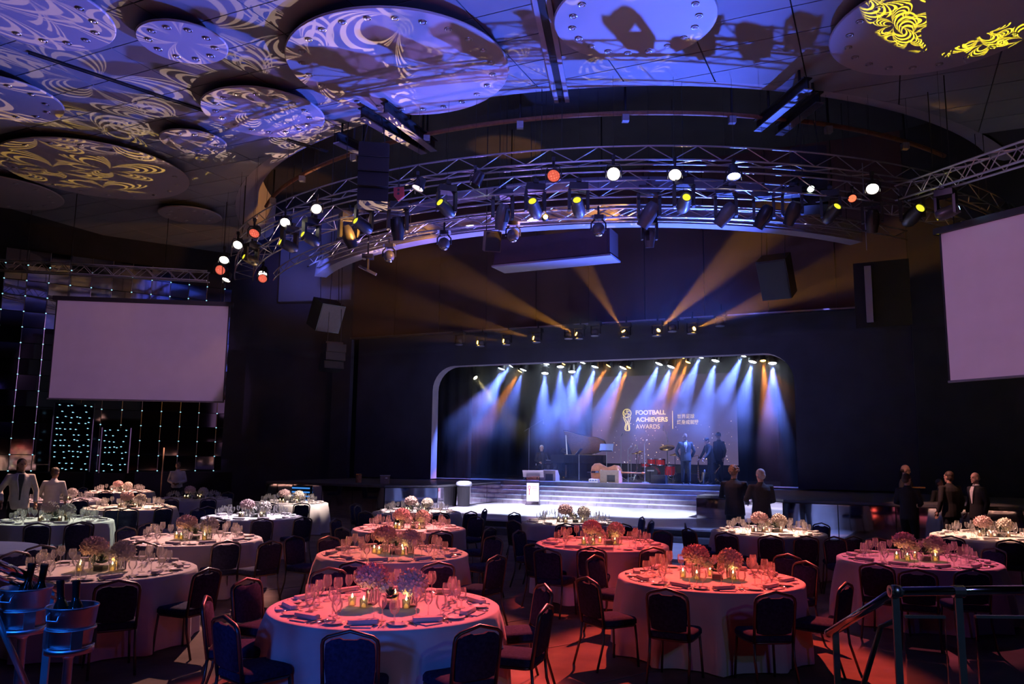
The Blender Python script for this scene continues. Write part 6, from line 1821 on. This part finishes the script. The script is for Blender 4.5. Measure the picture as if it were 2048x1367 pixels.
person('tall musician in a black cap and jacket behind the leaning one', g, PI+0.5, 1.84, 'skin_brown', ('hair_black', 'bald'), 'suit_black', 'suit_black', front='shirt_dark', cap='cap_navy', head=(0.1, -0.3))
# ------------------------------------------------------------------ foreground: gallery floor, rails and ice buckets
PZ = 0.55
struct('floor_gallery', mpoly([(-9, -5.6), (9, -5.6), (9, 4.35), (-9, 4.35)], 0.0, PZ), 'platform_floor')
RY = 3.8
K = aty(1790, 1182, RY); K2 = aty(2110, 1178, RY); LOW = aty(1657, 1266, 4.35)
hr = thing('handrail', 'polished stair handrail with glass panels at lower right', 'handrail', V((K.x, K.y, PZ)))
def rel_(p): return V(p) - V((K.x, K.y, PZ))
MB().tube([rel_(K), rel_(K2)], 0.021, 12).build('top_rail', 'chrome', hr, smooth=True)
MB().tube([rel_(K), rel_(LOW)], 0.021, 12).build('sloping_rail', 'chrome', hr, smooth=True)
MB().ell(tuple(rel_(K)), 0.032, 12, 8).build('elbow_joint', 'brushed', hr, smooth=True)
MB().ell(tuple(rel_(LOW)), 0.023, 10, 6).build('end_cap', 'chrome', hr, smooth=True)
for px in (1790, 1916, 2075):
    p = aty(px, 1182, RY)
    MB().box((0, 0, (p.z-PZ)/2), (0.032, 0.012, p.z-PZ-0.01)).build('post', 'teal_steel', hr, loc=rel_((p.x, p.y, PZ)))
    MB().tube([(-0.026, 0, 0), (0.026, 0, 0)], 0.028, 10).build('post_collar', 'brushed', hr, loc=rel_(p))
lp_ = aty(1671, 1262, 4.33)
MB().box((0, 0, lp_.z/2), (0.032, 0.012, lp_.z)).build('post', 'teal_steel', hr, loc=rel_((lp_.x, lp_.y, 0)))
a, b = rel_(aty(1762, 1252, 3.95)), rel_(aty(1722, 1385, 3.95))
MB().tube([rel_(aty(1790, 1240, 3.85)), a, b], 0.013, 8).build('lower_bar', 'teal_steel', hr, smooth=True)
for (x0, x1, y0, y1) in ((1950, 2072, 1232, 1500), (1808, 1906, 1232, 1500)):
    A = aty(x0, y0, RY); B = aty(x1, y1, RY)
    MB().box(((A.x+B.x)/2-K.x, 0.0, (A.z+max(B.z, PZ+0.06))/2-PZ), (B.x-A.x, 0.012, A.z-max(B.z, PZ+0.06))).build('glass_panel', 'panel_glass', hr)
    MB().box(((A.x+B.x)/2-K.x, 0.0, A.z-PZ), (B.x-A.x, 0.02, 0.012)).build('panel_edge', 'teal_steel', hr)
# left rail
A = aty(-60, 1105, 3.3); B = aty(118, 1180, 4.15)
hl = thing('handrail', 'polished double stair rail behind the ice buckets at lower left', 'handrail', V((A.x, A.y, PZ)))
def rl(p): return V(p) - V((A.x, A.y, PZ))
MB().tube([rl(A), rl(B)], 0.022, 12).build('top_rail', 'chrome', hl, smooth=True)
MB().tube([rl(A)-V((0, 0, 0.05)), rl(B)-V((0, 0, 0.045))], 0.010, 8).build('under_rail', 'chrome', hl, smooth=True)
MB().ell(tuple(rl(B)), 0.024, 10, 6).build('end_cap', 'chrome', hl, smooth=True)
Pq = aty(104, 1182, 4.1)
MB().box((0, 0, Pq.z/2), (0.034, 0.014, Pq.z)).build('post', 'teal_steel', hl, loc=rl((Pq.x, Pq.y, 0)))
MB().tube([rl(aty(-25, 1190, 3.6)), rl(aty(60, 1385, 3.75))], 0.014, 8).build('sloping_bar', 'teal_steel', hl, smooth=True)
# ice buckets on stands
def bucket(label, px, py, dist, bott):
    p = aty(px, py, dist); zt = p.z - PZ
    t_ = thing('ice_bucket', label, 'ice bucket', V((p.x, p.y, PZ)), group='chrome ice buckets on stands')
    k = 1.0; zb = zt-0.19
    MB().lathe([(0.080, zb), (0.085, zb+0.01), (0.103, zt-0.012), (0.108, zt-0.004), (0.105, zt), (0.098, zt-0.004), (0.080, zb+0.016), (0.0, zb+0.014)], 28).build('bucket', 'bucket_steel', t_, smooth=True)
    MB().lathe([(0.092, zb+0.085), (0.102, zb+0.087), (0.102, zb+0.097), (0.093, zb+0.099)], 28, cap=False).build('holder_ring', 'bucket_steel', t_, smooth=True)
    MB().lathe([(0.088, zb-0.012), (0.098, zb-0.01), (0.098, zb+0.02), (0.088, zb+0.022)], 28, cap=False).build('holder_base', 'bucket_steel', t_, smooth=True)
    for q in range(4):
        a = q*PI/2+0.75
        MB().box((0, 0, zb+0.055), (0.012, 0.045, 0.075), Matrix.Rotation(a, 4, 'Z') @ Matrix.Translation((0.096, 0, 0))).build('holder_strut', 'bucket_steel', t_)
    for s in (-0.3, 2.84):
        e = V((math.cos(s-1.45)*0.106, math.sin(s-1.45)*0.106, zt-0.03)); tn = V((-math.sin(s-1.45), math.cos(s-1.45), 0))
        ou = V((math.cos(s-1.45), math.sin(s-1.45), 0))
        MB().tube([e-tn*0.028+V((0, 0, 0.012)), e-tn*0.028+ou*0.012, e-tn*0.026+ou*0.014-V((0, 0, 0.02)), e+tn*0.026+ou*0.014-V((0, 0, 0.02)), e+tn*0.028+ou*0.012, e+tn*0.028+V((0, 0, 0.012))], 0.005, 6).build('handle', 'bucket_steel', t_, smooth=True)
    MB().lathe([(0.0, zb-0.014), (0.088, zb-0.012), (0.03, zb-0.02), (0.019, zb-0.04), (0.019, 0.04), (0.03, 0.03), (0.12, 0.012), (0.125, 0.0), (0.0, 0.0)], 20).build('stand', 'bucket_steel', t_, smooth=True)
    for (lab, dx, dy, tx, ty) in bott:
        base = V((p.x+dx, p.y+dy, p.z-0.165))
        q = zto((tx, ty, 1))
        bt = thing('wine_bottle', lab, 'bottle', base, q=q, group='dark bottles in the ice buckets')
        smooth_angle(MB().lathe([(0.0, 0), (0.034, 0.0), (0.036, 0.01), (0.036, 0.13), (0.030, 0.16), (0.016, 0.185), (0.0145, 0.20)], 16).build('glass_body', 'bottle_glass', bt).data, 40)
        smooth_angle(MB().lathe([(0.0150, 0.195), (0.0155, 0.25), (0.017, 0.252), (0.017, 0.268), (0.0, 0.27)], 14).build('foil_neck', 'bottle_foil', bt).data, 40)
bucket('left chrome ice bucket on a slim stand with two dark bottles', 54, 1172, 3.75,
       [('dark bottle leaning right in the left ice bucket, at left', -0.02, 0.0, 0.10, 0.05), ('dark bottle leaning right in the left ice bucket, at right', 0.045, 0.0, 0.13, -0.05)])
bucket('right lower chrome ice bucket on a slim stand with two dark bottles', 146, 1208, 3.65,
       [('dark bottle in the right ice bucket, leaning left', -0.035, 0.0, -0.14, 0.05), ('upright dark bottle in the right ice bucket', 0.02, 0.0, -0.05, 0.0)])

# ------------------------------------------------------------------ haze
def haze(name, label, t0, t1, c0, c1, z0, z1, dens, col=(1, 1, 1), g=0.2, fade=None):
    o = MB().box(((t0+t1)/2, (c0+c1)/2, (z0+z1)/2), (t1-t0, c1-c0, z1-z0)).build(name, 'wax')
    o.matrix_basis = Matrix.Rotation(-AL, 4, 'Z')
    m = bpy.data.materials.new(name); m.use_nodes = True
    N = m.node_tree.nodes; L = m.node_tree.links
    for n in list(N):
        if n.type != 'OUTPUT_MATERIAL': N.remove(n)
    v = N.new('ShaderNodeVolumeScatter'); v.inputs['Color'].default_value = tuple(col)+(1,)
    v.inputs['Density'].default_value = dens; v.inputs['Anisotropy'].default_value = g
    if fade:
        t = N.new('ShaderNodeTexCoord'); sx = N.new('ShaderNodeSeparateXYZ'); L.new(t.outputs['Object'], sx.inputs[0])
        mr = N.new('ShaderNodeMapRange'); mr.interpolation_type = 'SMOOTHSTEP'
        mr.inputs[1].default_value = fade[0]; mr.inputs[2].default_value = fade[1]; mr.inputs[3].default_value = fade[2]*dens; mr.inputs[4].default_value = dens
        L.new(sx.outputs[2], mr.inputs[0])
        nz_ = N.new('ShaderNodeTexNoise'); nz_.inputs['Scale'].default_value = 0.9; nz_.inputs['Detail'].default_value = 1.0
        L.new(t.outputs['Object'], nz_.inputs['Vector'])
        m2 = N.new('ShaderNodeMapRange'); m2.inputs[1].default_value = 0.3; m2.inputs[2].default_value = 0.7; m2.inputs[3].default_value = 0.45; m2.inputs[4].default_value = 1.5
        L.new(nz_.outputs[0], m2.inputs[0])
        mu = N.new('ShaderNodeMath'); mu.operation = 'MULTIPLY'; L.new(mr.outputs[0], mu.inputs[0]); L.new(m2.outputs[0], mu.inputs[1])
        L.new(mu.outputs[0], v.inputs['Density'])
    L.new(v.outputs[0], N['Material Output'].inputs['Volume'])
    o.data.materials.clear(); o.data.materials.append(m)
    return tag(o, label, 'haze', kind='stuff')
haze('stage_haze', 'blue-lit theatrical haze filling the stage opening', OL+0.05, OR-0.05, 27.62, 32.9, SZ+0.02, 6.2, 0.17, fade=(1.9, 4.6, 0.06))
haze('valance_haze', 'amber-lit haze drifting before the valance', -21.5, 2.0, 22.0, 26.4, 5.9, 9.6, 0.03)
